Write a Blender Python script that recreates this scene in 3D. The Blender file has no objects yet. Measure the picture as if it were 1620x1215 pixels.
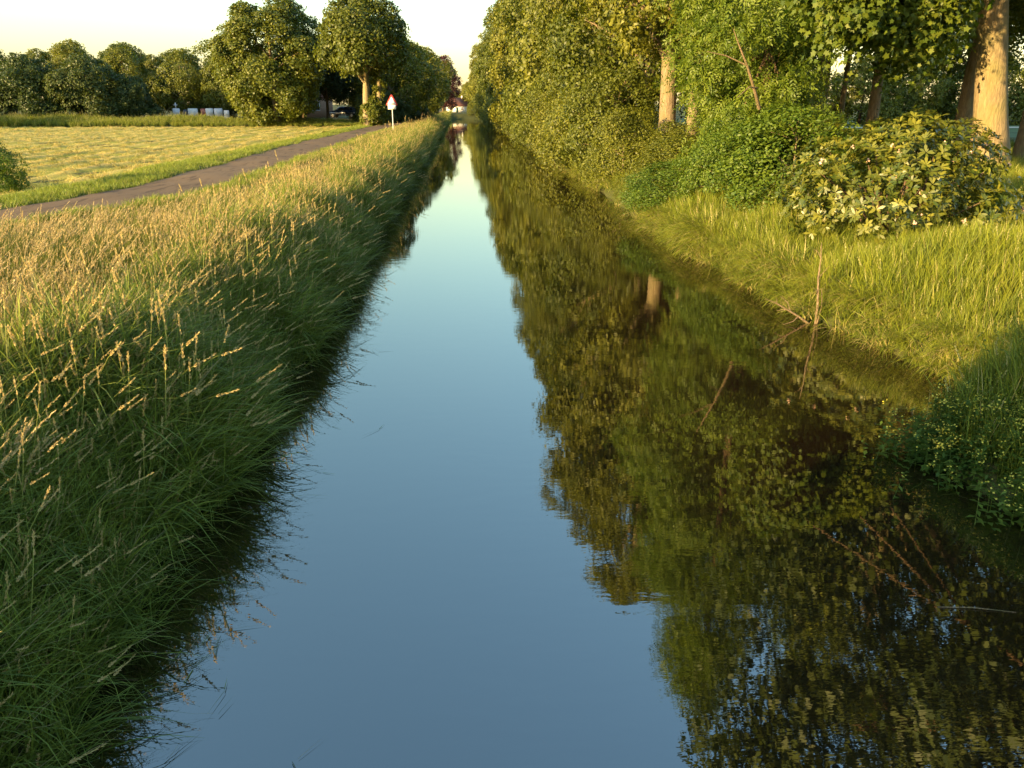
import bpy, math, random
import numpy as np
from mathutils import Vector, Matrix

S = bpy.context.scene
COL = S.collection
R = math.radians

# ------------------------------------------------------------------ camera
cam = bpy.data.cameras.new("camera")
cam.sensor_width = 36.0
cam.lens = 1200.0 / 1620.0 * 36.0
cam.clip_start = 0.05
cam.clip_end = 6000.0
cam_o = bpy.data.objects.new("camera", cam)
COL.objects.link(cam_o)
cam_o.location = (0, 0, 3.6)
cam_o.rotation_euler = (R(90 - 20.24), 0, R(-3.67))
S.camera = cam_o

# ------------------------------------------------------------------ sky, sun, exposure
SUN_EL, SUN_AZ = R(14.0), math.atan2(-0.82, -0.57)      # azimuth measured from +Y towards +X
w = bpy.data.worlds.new("World")
S.world = w
w.use_nodes = True
nt = w.node_tree
bg = nt.nodes["Background"]
sky = nt.nodes.new("ShaderNodeTexSky")
sky.sky_type = 'NISHITA'
sky.sun_disc = False
sky.sun_elevation = SUN_EL
sky.sun_rotation = SUN_AZ
sky.altitude = 0
sky.air_density = 1.7
sky.dust_density = 1.0
sky.ozone_density = 4.0
nt.links.new(sky.outputs[0], bg.inputs[0])
bg.inputs[1].default_value = 0.15

sun = bpy.data.lights.new("sun", 'SUN')
sun.energy = 5.0
sun.angle = R(0.5)
sun.color = (1.0, 0.70, 0.31)
sun_o = bpy.data.objects.new("sun", sun)
COL.objects.link(sun_o)
sd = Vector((math.sin(SUN_AZ) * math.cos(SUN_EL), math.cos(SUN_AZ) * math.cos(SUN_EL), math.sin(SUN_EL)))
sun_o.rotation_euler = sd.to_track_quat('Z', 'Y').to_euler()
sun_o.location = sd * 60

S.view_settings.view_transform = 'Standard'
S.view_settings.look = 'None'
S.view_settings.exposure = 1.9
S.view_settings.gamma = 1.0
S.render.engine = 'CYCLES'
S.cycles.use_denoising = True
S.cycles.max_bounces = 6
S.cycles.diffuse_bounces = 3
S.cycles.glossy_bounces = 2
S.cycles.transmission_bounces = 3
S.cycles.transparent_max_bounces = 4
S.cycles.caustics_reflective = False
S.cycles.caustics_refractive = False

# ------------------------------------------------------------------ material helpers
class NT:
    def __init__(s, name):
        s.m = bpy.data.materials.new(name)
        s.m.use_nodes = True
        s.t = s.m.node_tree
        s.out = s.t.nodes["Material Output"]
        s.p = s.t.nodes["Principled BSDF"]
    def n(s, typ, **kw):
        nd = s.t.nodes.new(typ)
        for k, v in kw.items():
            if k.startswith("i_"):
                key = k[2:]
                nd.inputs[int(key) if key.isdigit() else key.replace("_", " ")].default_value = v
            else:
                setattr(nd, k, v)
        return nd
    def l(s, a, b): s.t.links.new(a, b)
    def attr(s, name): return s.n("ShaderNodeAttribute", attribute_name=name).outputs["Fac"]
    def mix(s, f, a, b):
        nd = s.n("ShaderNodeMix", data_type='RGBA')
        for sock, v in ((nd.inputs[0], f), (nd.inputs[6], a), (nd.inputs[7], b)):
            if hasattr(v, "is_linked"): s.l(v, sock)
            else: sock.default_value = v if not isinstance(v, tuple) else (*v, 1.0)
        return nd.outputs[2]
    def math(s, op, a, b=0.5):
        nd = s.n("ShaderNodeMath", operation=op)
        for sock, v in ((nd.inputs[0], a), (nd.inputs[1], b)):
            if hasattr(v, "is_linked"): s.l(v, sock)
            else: sock.default_value = v
        return nd.outputs[0]
    def noise(s, scale, detail=4, rough=.55, vec=None, dist=0):
        nd = s.n("ShaderNodeTexNoise", i_Scale=scale, i_Detail=detail, i_Roughness=rough, i_Distortion=dist)
        if vec is not None: s.l(vec, nd.inputs["Vector"])
        return nd.outputs["Fac"]
    def coords(s, scale=(1, 1, 1), kind="Object", rot=(0, 0, 0)):
        tc = s.n("ShaderNodeTexCoord")
        mp = s.n("ShaderNodeMapping")
        mp.inputs["Scale"].default_value = scale
        mp.inputs["Rotation"].default_value = rot
        s.l(tc.outputs[kind], mp.inputs[0])
        return mp.outputs[0]
    def ramp(s, f, *stops):
        nd = s.n("ShaderNodeValToRGB")
        e = nd.color_ramp.elements
        while len(e) < len(stops): e.new(0.5)
        for el, (p, c) in zip(e, stops):
            el.position = p
            el.color = (*c, 1) if isinstance(c, tuple) else (c, c, c, 1)
        s.l(f, nd.inputs[0])
        return nd.outputs[0]
    def bump(s, h, strength=.3, dist=.02, target=None):
        b = s.n("ShaderNodeBump", i_Strength=strength, i_Distance=dist)
        s.l(h, b.inputs["Height"])
        s.l(b.outputs[0], (target or s.p).inputs["Normal"])
    def base(s, c):
        if hasattr(c, "is_linked"): s.l(c, s.p.inputs["Base Color"])
        else: s.p.inputs["Base Color"].default_value = (*c, 1)
    def rough(s, r, spec=None):
        s.p.inputs["Roughness"].default_value = r
        if spec is not None: s.p.inputs["Specular IOR Level"].default_value = spec

def leaf_mat(name, a, b, trans=.33, rough=.5, vary=.35, spec=.3, hue=.03):
    """Leaf colour runs from a to b by the leaf's own tint; each plant differs a little."""
    k = NT(name)
    c = k.mix(k.attr("tint"), a, b)
    oi = k.n("ShaderNodeObjectInfo")
    hs = k.n("ShaderNodeHueSaturation")
    k.l(c, hs.inputs["Color"])
    k.l(k.math('ADD', k.math('MULTIPLY', oi.outputs["Random"], vary), 1 - vary / 2), hs.inputs["Value"])
    k.l(k.math('ADD', k.math('MULTIPLY', oi.outputs["Random"], -hue), .5 + hue / 2), hs.inputs["Hue"])
    c = hs.outputs[0]
    k.base(c); k.rough(rough, spec)
    tr = k.n("ShaderNodeBsdfTranslucent")
    g = k.n("ShaderNodeMix", data_type='RGBA', blend_type='MULTIPLY'); g.inputs[0].default_value = 1
    k.l(c, g.inputs[6]); g.inputs[7].default_value = (1.5, 1.5, .7, 1)
    k.l(g.outputs[2], tr.inputs[0])
    mx = k.n("ShaderNodeMixShader"); mx.inputs[0].default_value = trans
    k.l(k.p.outputs[0], mx.inputs[1]); k.l(tr.outputs[0], mx.inputs[2])
    k.l(mx.outputs[0], k.out.inputs[0])
    return k.m

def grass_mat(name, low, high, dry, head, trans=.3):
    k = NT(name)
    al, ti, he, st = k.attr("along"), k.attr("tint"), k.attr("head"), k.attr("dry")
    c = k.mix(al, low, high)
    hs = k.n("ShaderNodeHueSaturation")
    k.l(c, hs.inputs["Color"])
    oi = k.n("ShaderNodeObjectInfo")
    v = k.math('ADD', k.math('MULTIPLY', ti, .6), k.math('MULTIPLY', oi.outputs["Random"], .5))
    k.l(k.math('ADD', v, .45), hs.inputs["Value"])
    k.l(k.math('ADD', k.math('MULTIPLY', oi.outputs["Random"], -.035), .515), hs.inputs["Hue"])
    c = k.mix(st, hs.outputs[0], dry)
    hc = k.mix(ti, head, tuple(min(1, q * 1.35) for q in head))
    c = k.mix(he, c, hc)
    k.base(c); k.rough(.5, .25)
    tr = k.n("ShaderNodeBsdfTranslucent")
    k.l(c, tr.inputs[0])
    mx = k.n("ShaderNodeMixShader"); mx.inputs[0].default_value = trans
    k.l(k.p.outputs[0], mx.inputs[1]); k.l(tr.outputs[0], mx.inputs[2])
    k.l(mx.outputs[0], k.out.inputs[0])
    return k.m

def bark_mat(name, a, b, sc=1.0):
    k = NT(name)
    v = k.coords((6 * sc, 6 * sc, 1.3 * sc))
    f = k.noise(2.5, 6, .65, v, .4)
    f2 = k.noise(1.1 * sc, 3, .5, k.coords())
    c = k.mix(k.ramp(f, (.3, 0.0), (.7, 1.0)), a, b)
    c = k.mix(k.ramp(f2, (.45, 0.0), (.7, .55)), c, tuple((p + q) * .45 * z for p, q, z in zip(a, b, (.8, 1.05, .55))))
    k.base(c); k.rough(.9, .15)
    k.bump(f, 1.0, .07)
    return k.m

def plain_mat(name, c, rough=.6, spec=.4, var=.12, scale=3.0, metal=0.0):
    k = NT(name)
    f = k.noise(scale, 5, .6, k.coords())
    k.base(k.mix(f, tuple(x * (1 - var) for x in c), tuple(min(1, x * (1 + var)) for x in c)))
    k.rough(rough, spec); k.p.inputs["Metallic"].default_value = metal
    return k.m

M = {}
M['leaf_olive'] = leaf_mat('olive_leaves', (.066, .080, .009), (.165, .172, .015))
M['leaf_green'] = leaf_mat('green_leaves', (.060, .082, .010), (.160, .165, .015))
M['leaf_bright'] = leaf_mat('bright_leaves', (.055, .100, .010), (.135, .185, .016), trans=.4)
M['leaf_maple'] = leaf_mat('maple_leaves', (.065, .100, .010), (.160, .180, .016), trans=.4)
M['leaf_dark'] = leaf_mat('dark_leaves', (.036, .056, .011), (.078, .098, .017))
M['leaf_shaded'] = leaf_mat('shaded_leaves', (.018, .036, .012), (.042, .062, .018))  # shade on the trees by the round tree, put into the leaf colour
M['leaf_copper'] = leaf_mat('copper_leaves', (.060, .018, .018), (.120, .030, .026))
M['leaf_rhodo'] = leaf_mat('broad_leaves', (.058, .080, .008), (.220, .200, .026), trans=.25, rough=.4, spec=.45)
M['leaf_herb'] = leaf_mat('herb_leaves', (.055, .095, .012), (.120, .165, .020), trans=.35)
M['petal'] = plain_mat('yellow_petals', (.44, .38, .04), .6)
M['petal_pale'] = plain_mat('pale_petals', (.70, .45, .33), .6)
M['bark'] = bark_mat('bark', (.12, .085, .050), (.30, .225, .130))
M['bark_lit'] = bark_mat('smooth_bark', (.17, .125, .070), (.32, .245, .135), .9)  # paler copy of the bark, sunlight on the trunks put into its colour
M['bark_dark'] = bark_mat('dark_bark', (.065, .042, .026), (.16, .105, .060))
M['deadwood'] = bark_mat('deadwood', (.17, .115, .065), (.36, .26, .15), 3)
M['grass_meadow'] = grass_mat('meadow_grass_blades', (.055, .080, .011), (.165, .185, .022), (.40, .31, .13), (.42, .32, .14))
M['grass_bank'] = grass_mat('bank_grass_blades', (.068, .105, .012), (.200, .250, .034), (.38, .30, .12), (.44, .33, .13), trans=.38)
M['grass_right'] = grass_mat('right_bank_blades', (.065, .095, .010), (.190, .220, .018), (.44, .36, .13), (.32, .30, .11))
M['grass_verge'] = grass_mat('verge_blades', (.10, .14, .016), (.21, .26, .026), (.50, .42, .14), (.4, .36, .12))
M['grass_field'] = grass_mat('mown_blades', (.14, .15, .018), (.28, .27, .032), (.60, .45, .14), (.5, .38, .16))

# ------------------------------------------------------------------ mesh helpers
def mesh_np(name, V, F, attrs=None, smooth=False):
    """V (n,3), F list of (m,k) index arrays."""
    me = bpy.data.meshes.new(name)
    V = np.asarray(V, np.float32)
    F = [np.asarray(f, np.int32) for f in F if len(f)]
    nl = sum(f.size for f in F); nf = sum(len(f) for f in F)
    me.vertices.add(len(V)); me.loops.add(nl); me.polygons.add(nf)
    me.vertices.foreach_set("co", V.ravel())
    me.loops.foreach_set("vertex_index", np.concatenate([f.ravel() for f in F]))
    tot = np.concatenate([np.full(len(f), f.shape[1], np.int32) for f in F])
    st = np.concatenate([[0], np.cumsum(tot)[:-1]]).astype(np.int32)
    me.polygons.foreach_set("loop_start", st)
    me.polygons.foreach_set("loop_total", tot)
    for k, v in (attrs or {}).items():
        a = me.attributes.new(k, 'FLOAT', 'POINT')
        a.data.foreach_set("value", np.asarray(v, np.float32))
    if smooth: me.polygons.foreach_set("use_smooth", np.ones(nf, bool))
    me.update(calc_edges=True)
    return me

class MB:
    """Collects shapes into one mesh."""
    def __init__(s): s.V = []; s.F = {}; s.n = 0
    def add(s, V, F):
        V = np.asarray(V, float)
        for f in F: s.F.setdefault(len(f), []).append([i + s.n for i in f])
        s.V.append(V); s.n += len(V)
    def box(s, c, d, rz=0, taper=(1, 1)):
        x, y, z = d[0] / 2, d[1] / 2, d[2] / 2
        v = np.array([[-x, -y, -z], [x, -y, -z], [x, y, -z], [-x, y, -z],
                      [-x * taper[0], -y * taper[1], z], [x * taper[0], -y * taper[1], z], [x * taper[0], y * taper[1], z], [-x * taper[0], y * taper[1], z]])
        ca, sa = math.cos(rz), math.sin(rz)
        v = np.c_[v[:, 0] * ca - v[:, 1] * sa, v[:, 0] * sa + v[:, 1] * ca, v[:, 2]] + np.array(c)
        s.add(v, [(3, 2, 1, 0), (4, 5, 6, 7), (0, 1, 5, 4), (1, 2, 6, 5), (2, 3, 7, 6), (3, 0, 4, 7)])
    def tube(s, P, r, sides=8, cap=True, wob=0, rng=None):
        P = np.asarray(P, float); n = len(P)
        r = np.broadcast_to(np.asarray(r, float), (n,))
        T = np.gradient(P, axis=0); T /= np.linalg.norm(T, axis=1)[:, None] + 1e-9
        a = np.array([1., 0, 0]) if abs(T[0][0]) < .8 else np.array([0, 1., 0])
        V = []
        u = a
        for i in range(n):
            u = u - T[i] * (u @ T[i]); u /= np.linalg.norm(u) + 1e-9
            v = np.cross(T[i], u)
            for k in range(sides):
                th = 2 * math.pi * k / sides
                rr = r[i] * (1 + (wob * rng.uniform(-1, 1) if wob else 0))
                V.append(P[i] + (u * math.cos(th) + v * math.sin(th)) * rr)
        F = []
        for i in range(n - 1):
            for k in range(sides):
                k2 = (k + 1) % sides
                F.append((i * sides + k, i * sides + k2, (i + 1) * sides + k2, (i + 1) * sides + k))
        s.add(V, F)
        if cap:
            s.add(V[-sides:], [tuple(range(sides))]); s.add(V[:sides], [tuple(range(sides - 1, -1, -1))])
    def prism(s, poly, y0, y1):
        """polygon in xz extruded along y."""
        n = len(poly)
        V = [(x, y0, z) for x, z in poly] + [(x, y1, z) for x, z in poly]
        F = [tuple(range(n)), tuple(range(2 * n - 1, n - 1, -1))]
        F += [(i + n, (i + 1) % n + n, (i + 1) % n, i) for i in range(n)]
        s.add(V, F)
    def mesh(s, name, smooth=False):
        return mesh_np(name, np.concatenate(s.V), [np.array(f) for f in s.F.values()], smooth=smooth)

def obj(name, me, mat, parent=None):
    o = bpy.data.objects.new(name, me)
    COL.objects.link(o)
    if mat is not None and len(me.materials) == 0: me.materials.append(mat)
    if parent is not None: o.parent = parent
    return o
def tag(o, label, cat, group=None):
    o['label'] = label; o['category'] = cat
    if group: o['group'] = group
    return o
def thing(name, loc, label, cat, group=None, rz=0, sc=1.0):
    o = bpy.data.objects.new(name, None)
    o.empty_display_size = .3
    COL.objects.link(o)
    o.location = loc; o.rotation_euler = (0, 0, rz)
    o.scale = (sc, sc, sc) if not isinstance(sc, tuple) else sc
    return tag(o, label, cat, group)
def structure(name, me, mat):
    o = obj(name, me, mat); o['kind'] = 'structure'; return o

def unit(a): return a / (np.linalg.norm(a, axis=-1, keepdims=True) + 1e-9)

# ------------------------------------------------------------------ the lie of the land
_ry = np.array([-50, 0, 3.5, 5.2, 6.6, 7.6, 8.3, 9.0, 10.0, 11.2, 12.7, 14.4, 17, 20.6, 27, 34.7, 60, 2000.])
_rx = np.array([5.2, 5.2, 5.1, 5.15, 4.95, 5.3, 6.55, 6.75, 6.75, 6.5, 6.3, 6.15, 5.95, 5.75, 5.9, 6.1, 6.1, 6.1])
def xr(y): return np.interp(y, _ry, _rx) + .10 * np.sin(y * 2.3) * np.exp(-np.abs(y) / 60)
def xl(y): return -2.55 + .10 * np.sin(y * 1.7 + 1) * np.exp(-np.abs(y) / 60) + .06 * np.sin(y * 4.1)
_fy = np.array([0, 6, 10, 14, 18.3, 22.2, 30, 39, 57, 95, 140, 200, 300.])
_fx = np.array([-45, -27, -18.5, -13.2, -10.75, -9.85, -9.8, -10.0, -10.2, -9.7, -9.4, -9.2, -9.2])
def road_far(y): return np.interp(y, _fy, _fx)
def gz(x, y):
    x = np.asarray(x, float); y = np.asarray(y, float)
    dl = xl(y) - x; dr = x - xr(y)
    zl = np.interp(dl, [-3, -.8, 0, .3, .75, 1.35, 2.6, 9], [-1.2, -.9, -.02, .45, .86, 1.14, 1.30, 1.30])
    zr = np.interp(dr, [-3, -.8, 0, .25, 1.2, 2.6, 5, 9], [-1.2, -.9, -.02, .32, .66, 1.0, 1.28, 1.35])
    z = np.where(dl > -3, zl, np.where(dr > -3, zr, -1.2))
    z = z + (1.25 - z) * np.clip((y - 204) / 4, 0, 1) * (np.minimum(dl, dr) > -9) * (z < 1.25)
    left = np.clip((-11.0 - x) / 2.5, 0, 1) * np.clip((road_far(y) - .3 - x) / 2, 0, 1)
    z = z - .28 * left
    rise = np.clip((y - 97) / 5, 0, 1) * np.clip((-12 - x) / 3, 0, 1)
    z = z + .62 * rise
    und = .05 * np.sin(x * .9 + y * .31) * np.sin(y * .47 - x * .2) + .03 * np.sin(x * 2.1 + 1.3) * np.sin(y * 1.9)
    return z + und * np.clip((np.minimum(np.abs(dl), np.abs(dr)) - .6), 0, 1) * np.clip(1.2 - np.abs(x) / 60, .0, 1)
def gz1(x, y): return float(gz(x, y))

def grid_mesh(name, xs, ys, zf, smooth=True):
    X, Y = np.meshgrid(xs, ys)
    V = np.c_[X.ravel(), Y.ravel(), zf(X, Y).ravel()]
    nx, ny = len(xs), len(ys)
    i = (np.arange(ny - 1)[:, None] * nx + np.arange(nx - 1)[None]).ravel()
    return mesh_np(name, V, [np.c_[i, i + 1, i + nx + 1, i + nx]], smooth=smooth)

gx = np.concatenate([-np.geomspace(2200, 14, 26), np.arange(-13.5, -5.6, .4), np.arange(-5.6, 11, .2), np.arange(11, 24, .6), np.geomspace(24.5, 2200, 26)])
gy = np.concatenate([-np.geomspace(500, 6, 10), np.arange(-5, 40, .35), np.arange(40, 130, 1.5), np.arange(131, 230, 3), np.geomspace(231, 3500, 26)])
k = NT('soil')
f = k.noise(.8, 6, .6, k.coords())
f2 = k.noise(9, 5, .7, k.coords())
c = k.mix(f, (.030, .040, .012), (.075, .080, .022))
c = k.mix(k.ramp(f2, (.45, 0.0), (.75, .6)), c, (.07, .045, .022))
k.base(c); k.rough(.95, .1); k.bump(f2, .6, .05)
structure('ground', grid_mesh('ground', gx, gy, gz), k.m)

# water
k = NT('canal_water')
k.base((.010, .0065, .003)); k.rough(.02, .5)
v1 = k.coords((1.0, 3.0, 1))
h = k.math('ADD', k.noise(2.2, 3, .5, v1), k.math('MULTIPLY', k.noise(9, 2, .5, v1), .22))
big = k.ramp(k.noise(.35, 2, .5, k.coords((1, .6, 1))), (.40, .25), (.62, 1.0))
bp = k.n("ShaderNodeBump", i_Strength=1.0, i_Distance=.0010)
k.l(k.math('MULTIPLY', h, big), bp.inputs["Height"])
gl = k.n("ShaderNodeBsdfGlossy"); gl.inputs["Roughness"].default_value = .012
gl.inputs["Color"].default_value = (1, 1, .90, 1)
fr = k.n("ShaderNodeFresnel"); fr.inputs["IOR"].default_value = 3.0
k.l(bp.outputs[0], gl.inputs["Normal"]); k.l(bp.outputs[0], fr.inputs["Normal"])
df = k.n("ShaderNodeBsdfDiffuse"); df.inputs["Color"].default_value = (.011, .0065, .003, 1)
mx = k.n("ShaderNodeMixShader")
k.l(fr.outputs[0], mx.inputs[0]); k.l(df.outputs[0], mx.inputs[1]); k.l(gl.outputs[0], mx.inputs[2])
k.l(mx.outputs[0], k.out.inputs[0])
wx = np.linspace(-5, 9, 8); wy = np.concatenate([[-400, -60, -10], np.linspace(0, 60, 13), [120, 190, 206.5]])
structure('canal_water', grid_mesh('canal_water', wx, wy, lambda X, Y: X * 0), k.m)

# road
k = NT('asphalt')
f = k.noise(60, 4, .7, k.coords()); f2 = k.noise(.5, 5, .6, k.coords((1, .25, 1)))
c = k.mix(f2, (.10, .063, .034), (.17, .115, .064))
c = k.mix(k.ramp(f, (.4, 0.0), (.8, .45)), c, (.21, .165, .11))
f4 = k.noise(1.4, 6, .7, k.coords((2.2, .5, 1)), .8)
c = k.mix(k.ramp(f4, (.52, 0.0), (.62, .7)), c, (.055, .038, .024))
k.base(c); k.rough(.95, .1); k.bump(f, .4, .006)
ry_ = np.concatenate([np.arange(0, 60, .6), np.arange(60, 300, 3)])
V, Fq = [], []
for i, y in enumerate(ry_):
    fx = road_far(y)
    for j, t in enumerate(np.linspace(0, 2.65, 6)):
        x = fx + t
        V.append((x, y, gz1(x, y) + .012 + .02 * math.sin(math.pi * j / 5)))
for i in range(len(ry_) - 1):
    for j in range(5):
        a = i * 6 + j; Fq.append((a, a + 1, a + 7, a + 6))
structure('road', mesh_np('road', V, [np.array(Fq)], smooth=True), k.m)

# mown field with hay swaths
rngF = np.random.default_rng(5)
_ph = rngF.uniform(0, 6.28, 12)
def swath(X, Y):
    u = X + 1.2 * np.sin(Y * .045) + .35 * np.sin(Y * .21 + 1)
    s = np.maximum(0, np.sin(u * 2 * math.pi / 2.1)) ** 3
    lump = .5 + .5 * np.sin(Y * .55 + 3 * np.sin(u * .7)) * np.sin(Y * .21 + u * 1.3)
    return s, lump
def fieldz(X, Y):
    s, lump = swath(X, Y)
    rough = .025 * np.sin(X * 5.1 + Y * 2.3) * np.sin(Y * 4.7 - X * 1.9)
    return gz(X, Y) + .03 +   .12 * s * (.5 + .5 * lump) + rough
fxs = np.concatenate([np.arange(-95, -45, .7), np.arange(-45, -10, .3)])
fys = np.arange(8, 97.6, .4)
X, Y = np.meshgrid(fxs, fys)
lim = road_far(Y) - 1.9
X2 = np.minimum(X, lim)
Z = fieldz(X2, Y)
nx, ny = len(fxs), len(fys)
i = (np.arange(ny - 1)[:, None] * nx + np.arange(nx - 1)[None]).ravel()
Fq = np.c_[i, i + 1, i + nx + 1, i + nx]
xx = X.ravel()
keep = ~((xx[Fq] >= lim.ravel()[Fq]).all(1))
k = NT('mown_field'); sw = k.attr('swath')
co = k.coords((1.6, .22, 1))
f = k.noise(.9, 6, .65, co, .6); f2 = k.noise(12, 5, .7, k.coords((1, .6, 1))); f3 = k.noise(.10, 3, .5, k.coords())
c = k.mix(k.ramp(f, (.40, 0.0), (.66, 1.0)), (.200, .205, .020), (.46, .36, .075))
c = k.mix(k.ramp(f2, (.40, 0.0), (.75, .35)), c, (.52, .40, .10))
c = k.mix(k.ramp(f3, (.40, 0.0), (.65, .45)), c, (.17, .20, .03))
c = k.mix(k.math('MULTIPLY', sw, .85), c, (.60, .43, .14))
k.base(c); k.rough(.9, .1); k.bump(f2, .9, .08)
_s, _l = swath(X2, Y)
structure('mown_field', mesh_np('mown_field', np.c_[X2.ravel(), Y.ravel(), Z.ravel()], [Fq[keep]], dict(swath=(_s * (.5 + .5 * _l)).ravel()), smooth=True), k.m)

# right hand field beyond the wood, and its pale track
k = NT('pasture')
f = k.noise(.25, 5, .6, k.coords((1, .3, 1))); f2 = k.noise(6, 4, .7, k.coords())
c = k.mix(f, (.055, .085, .03), (.10, .13, .04)); c = k.mix(k.ramp(f2, (.4, 0.0), (.8, .4)), c, (.16, .16, .06))
k.base(c); k.rough(.9, .1); k.bump(f2, .5, .06)
structure('pasture', grid_mesh('pasture', np.arange(24, 130, 2.), np.arange(54, 130, 2.), lambda X, Y: gz(X, Y) + .02), k.m)
structure('track', grid_mesh('track', np.arange(24, 125, 2.), np.linspace(76, 80.5, 4), lambda X, Y: gz(X, Y) + .05), plain_mat('pale_track', (.48, .40, .27), .9, .1, .2, 1.5))

# ------------------------------------------------------------------ grass
def blades(n, h, wdt, lean, rad, rng, bias=(0, 0), seg=5, droop=.35, dry=.08, heads=0, head_len=.15, flat=0.0, head_w=.010):
    V, F, al, ti, he, dr = [], [], [], [], [], []
    base = 0
    for b in range(n + heads):
        is_head = b >= n
        H = rng.uniform(*h) * (1.28 if is_head else 1)
        a = rng.uniform(0, 2 * math.pi); rr = rad * math.sqrt(rng.uniform())
        p0 = np.array([rr * math.cos(a), rr * math.sin(a), -.04])
        a2 = rng.uniform(0, 2 * math.pi)
        L = rng.uniform(*lean) * (.55 if is_head else 1)
        d = np.array([math.cos(a2) * L + bias[0], math.sin(a2) * L + bias[1], 0])
        dz = droop * rng.uniform(.3, 1.3) * min(1, np.linalg.norm(d)) * (.5 if is_head else 1)
        t = np.linspace(0, 1, seg + 1)
        P = p0 + np.outer(t ** 1.8, d) * H + np.outer(t - dz * t ** 3, [0, 0, H * (1 - flat)])
        W = rng.uniform(*wdt) * (.40 if is_head else 1)
        prof = np.array([.75, 1, .95, .8, .5, .02]) if not is_head else np.array([1, 1, .9, .8, .7, .4])
        prof = np.interp(t, np.linspace(0, 1, 6), prof)
        fa = rng.uniform(0, math.pi)
        side = np.array([math.cos(fa), math.sin(fa), rng.uniform(-.2, .2)])
        A = P + np.outer(prof, side) * W / 2; B = P - np.outer(prof, side) * W / 2
        V.append(np.stack([A, B], 1).reshape(-1, 3))
        idx = base + 2 * np.arange(seg)
        F.append(np.c_[idx, idx + 1, idx + 3, idx + 2])
        m = 2 * (seg + 1); base += m
        tv = rng.uniform(); isdry = 1.0 if rng.uniform() < dry else 0.0
        al.append(np.repeat(t, 2)); ti.append(np.full(m, tv)); he.append(np.full(m, .25 if is_head else 0)); dr.append(np.full(m, isdry))
        if is_head:
            nk = 44
            tt = rng.uniform(1 - head_len / H, 1.0, nk)
            Q = np.stack([np.interp(tt, t, P[:, j]) for j in range(3)], 1)
            ax = unit(P[-1] - P[-2])
            for q, s in zip(Q, tt):
                u = unit(ax + rng.normal(0, .26, 3)); v = unit(np.cross(u, rng.normal(0, 1, 3)))
                w_ = head_w * (1.2 - .8 * (s - 1 + head_len / H) / (head_len / H))
                l_ = .026
                V.append(np.array([q, q + u * l_ * .5 + v * w_ * .5, q + u * l_, q + u * l_ * .5 - v * w_ * .5]))
                F.append(np.array([[base, base + 1, base + 2, base + 3]])); base += 4
                al.append(np.ones(4)); ti.append(np.full(4, tv * .6 + .4 * rng.uniform())); he.append(np.ones(4)); dr.append(np.zeros(4))
    return np.concatenate(V), np.concatenate(F), dict(along=np.concatenate(al), tint=np.concatenate(ti), head=np.concatenate(he), dry=np.concatenate(dr))

def herb(n, h, rng, leaf=.06, flowers=0):
    """A few leafy stems with opposite leaves."""
    V, F, al, ti, he, dr = [], [], [], [], [], []
    base = 0
    def quad(q, col):
        nonlocal base
        V.append(np.array(q)); F.append(np.array([[base, base + 1, base + 2, base + 3]])); base += 4
        al.append(np.full(4, col[0])); ti.append(np.full(4, col[1])); he.append(np.full(4, col[2])); dr.append(np.zeros(4))
    for s in range(n):
        H = rng.uniform(*h); a = rng.uniform(0, 6.28)
        d = np.array([math.cos(a), math.sin(a), 0]) * rng.uniform(.05, .35)
        p0 = np.array([rng.normal(0, .08), rng.normal(0, .08), -.03])
        top = p0 + d * H + [0, 0, H]
        sv = np.array([-math.sin(a), math.cos(a), 0]) * .004
        quad([p0 - sv, p0 + sv, top + sv * .4, top - sv * .4], (.3, rng.uniform(), 0))
        for t in np.linspace(.12, 1, int(H / .055)):
            p = p0 + (top - p0) * t
            for kk in range(2):
                b = rng.uniform(0, 6.28)
                u = np.array([math.cos(b), math.sin(b), rng.uniform(-.3, .5)]); u /= np.linalg.norm(u)
                v = unit(np.cross(u, [0, 0, 1.])); l = leaf * rng.uniform(.7, 1.3) * (1.1 - .5 * t)
                quad([p, p + u * l * .45 + v * l * .22, p + u * l - np.array([0, 0, l * .2]), p + u * l * .45 - v * l * .22], (.4 + .6 * t, rng.uniform(), 0))
        for _ in range(flowers):
            q = top + rng.normal(0, .025, 3); l = .016
            b = rng.uniform(0, 6.28); u = np.array([math.cos(b), math.sin(b), .3]) * l; v = np.array([-math.sin(b), math.cos(b), .1]) * l
            quad([q - u, q - v, q + u, q + v], (1, rng.uniform(), 1))
    return np.concatenate(V), np.concatenate(F), dict(along=np.concatenate(al), tint=np.concatenate(ti), head=np.concatenate(he), dry=np.concatenate(dr))

def protos(name, mat, makers):
    c = bpy.data.collections.new(name)
    for i, mk in enumerate(makers):
        V, F, A = mk(np.random.default_rng(100 + i))
        me = mesh_np(f"{name}_{i}", V, [F], A)
        me.materials.append(mat)
        c.objects.link(bpy.data.objects.new(f"{name}_{i}", me))
    return c

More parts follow.
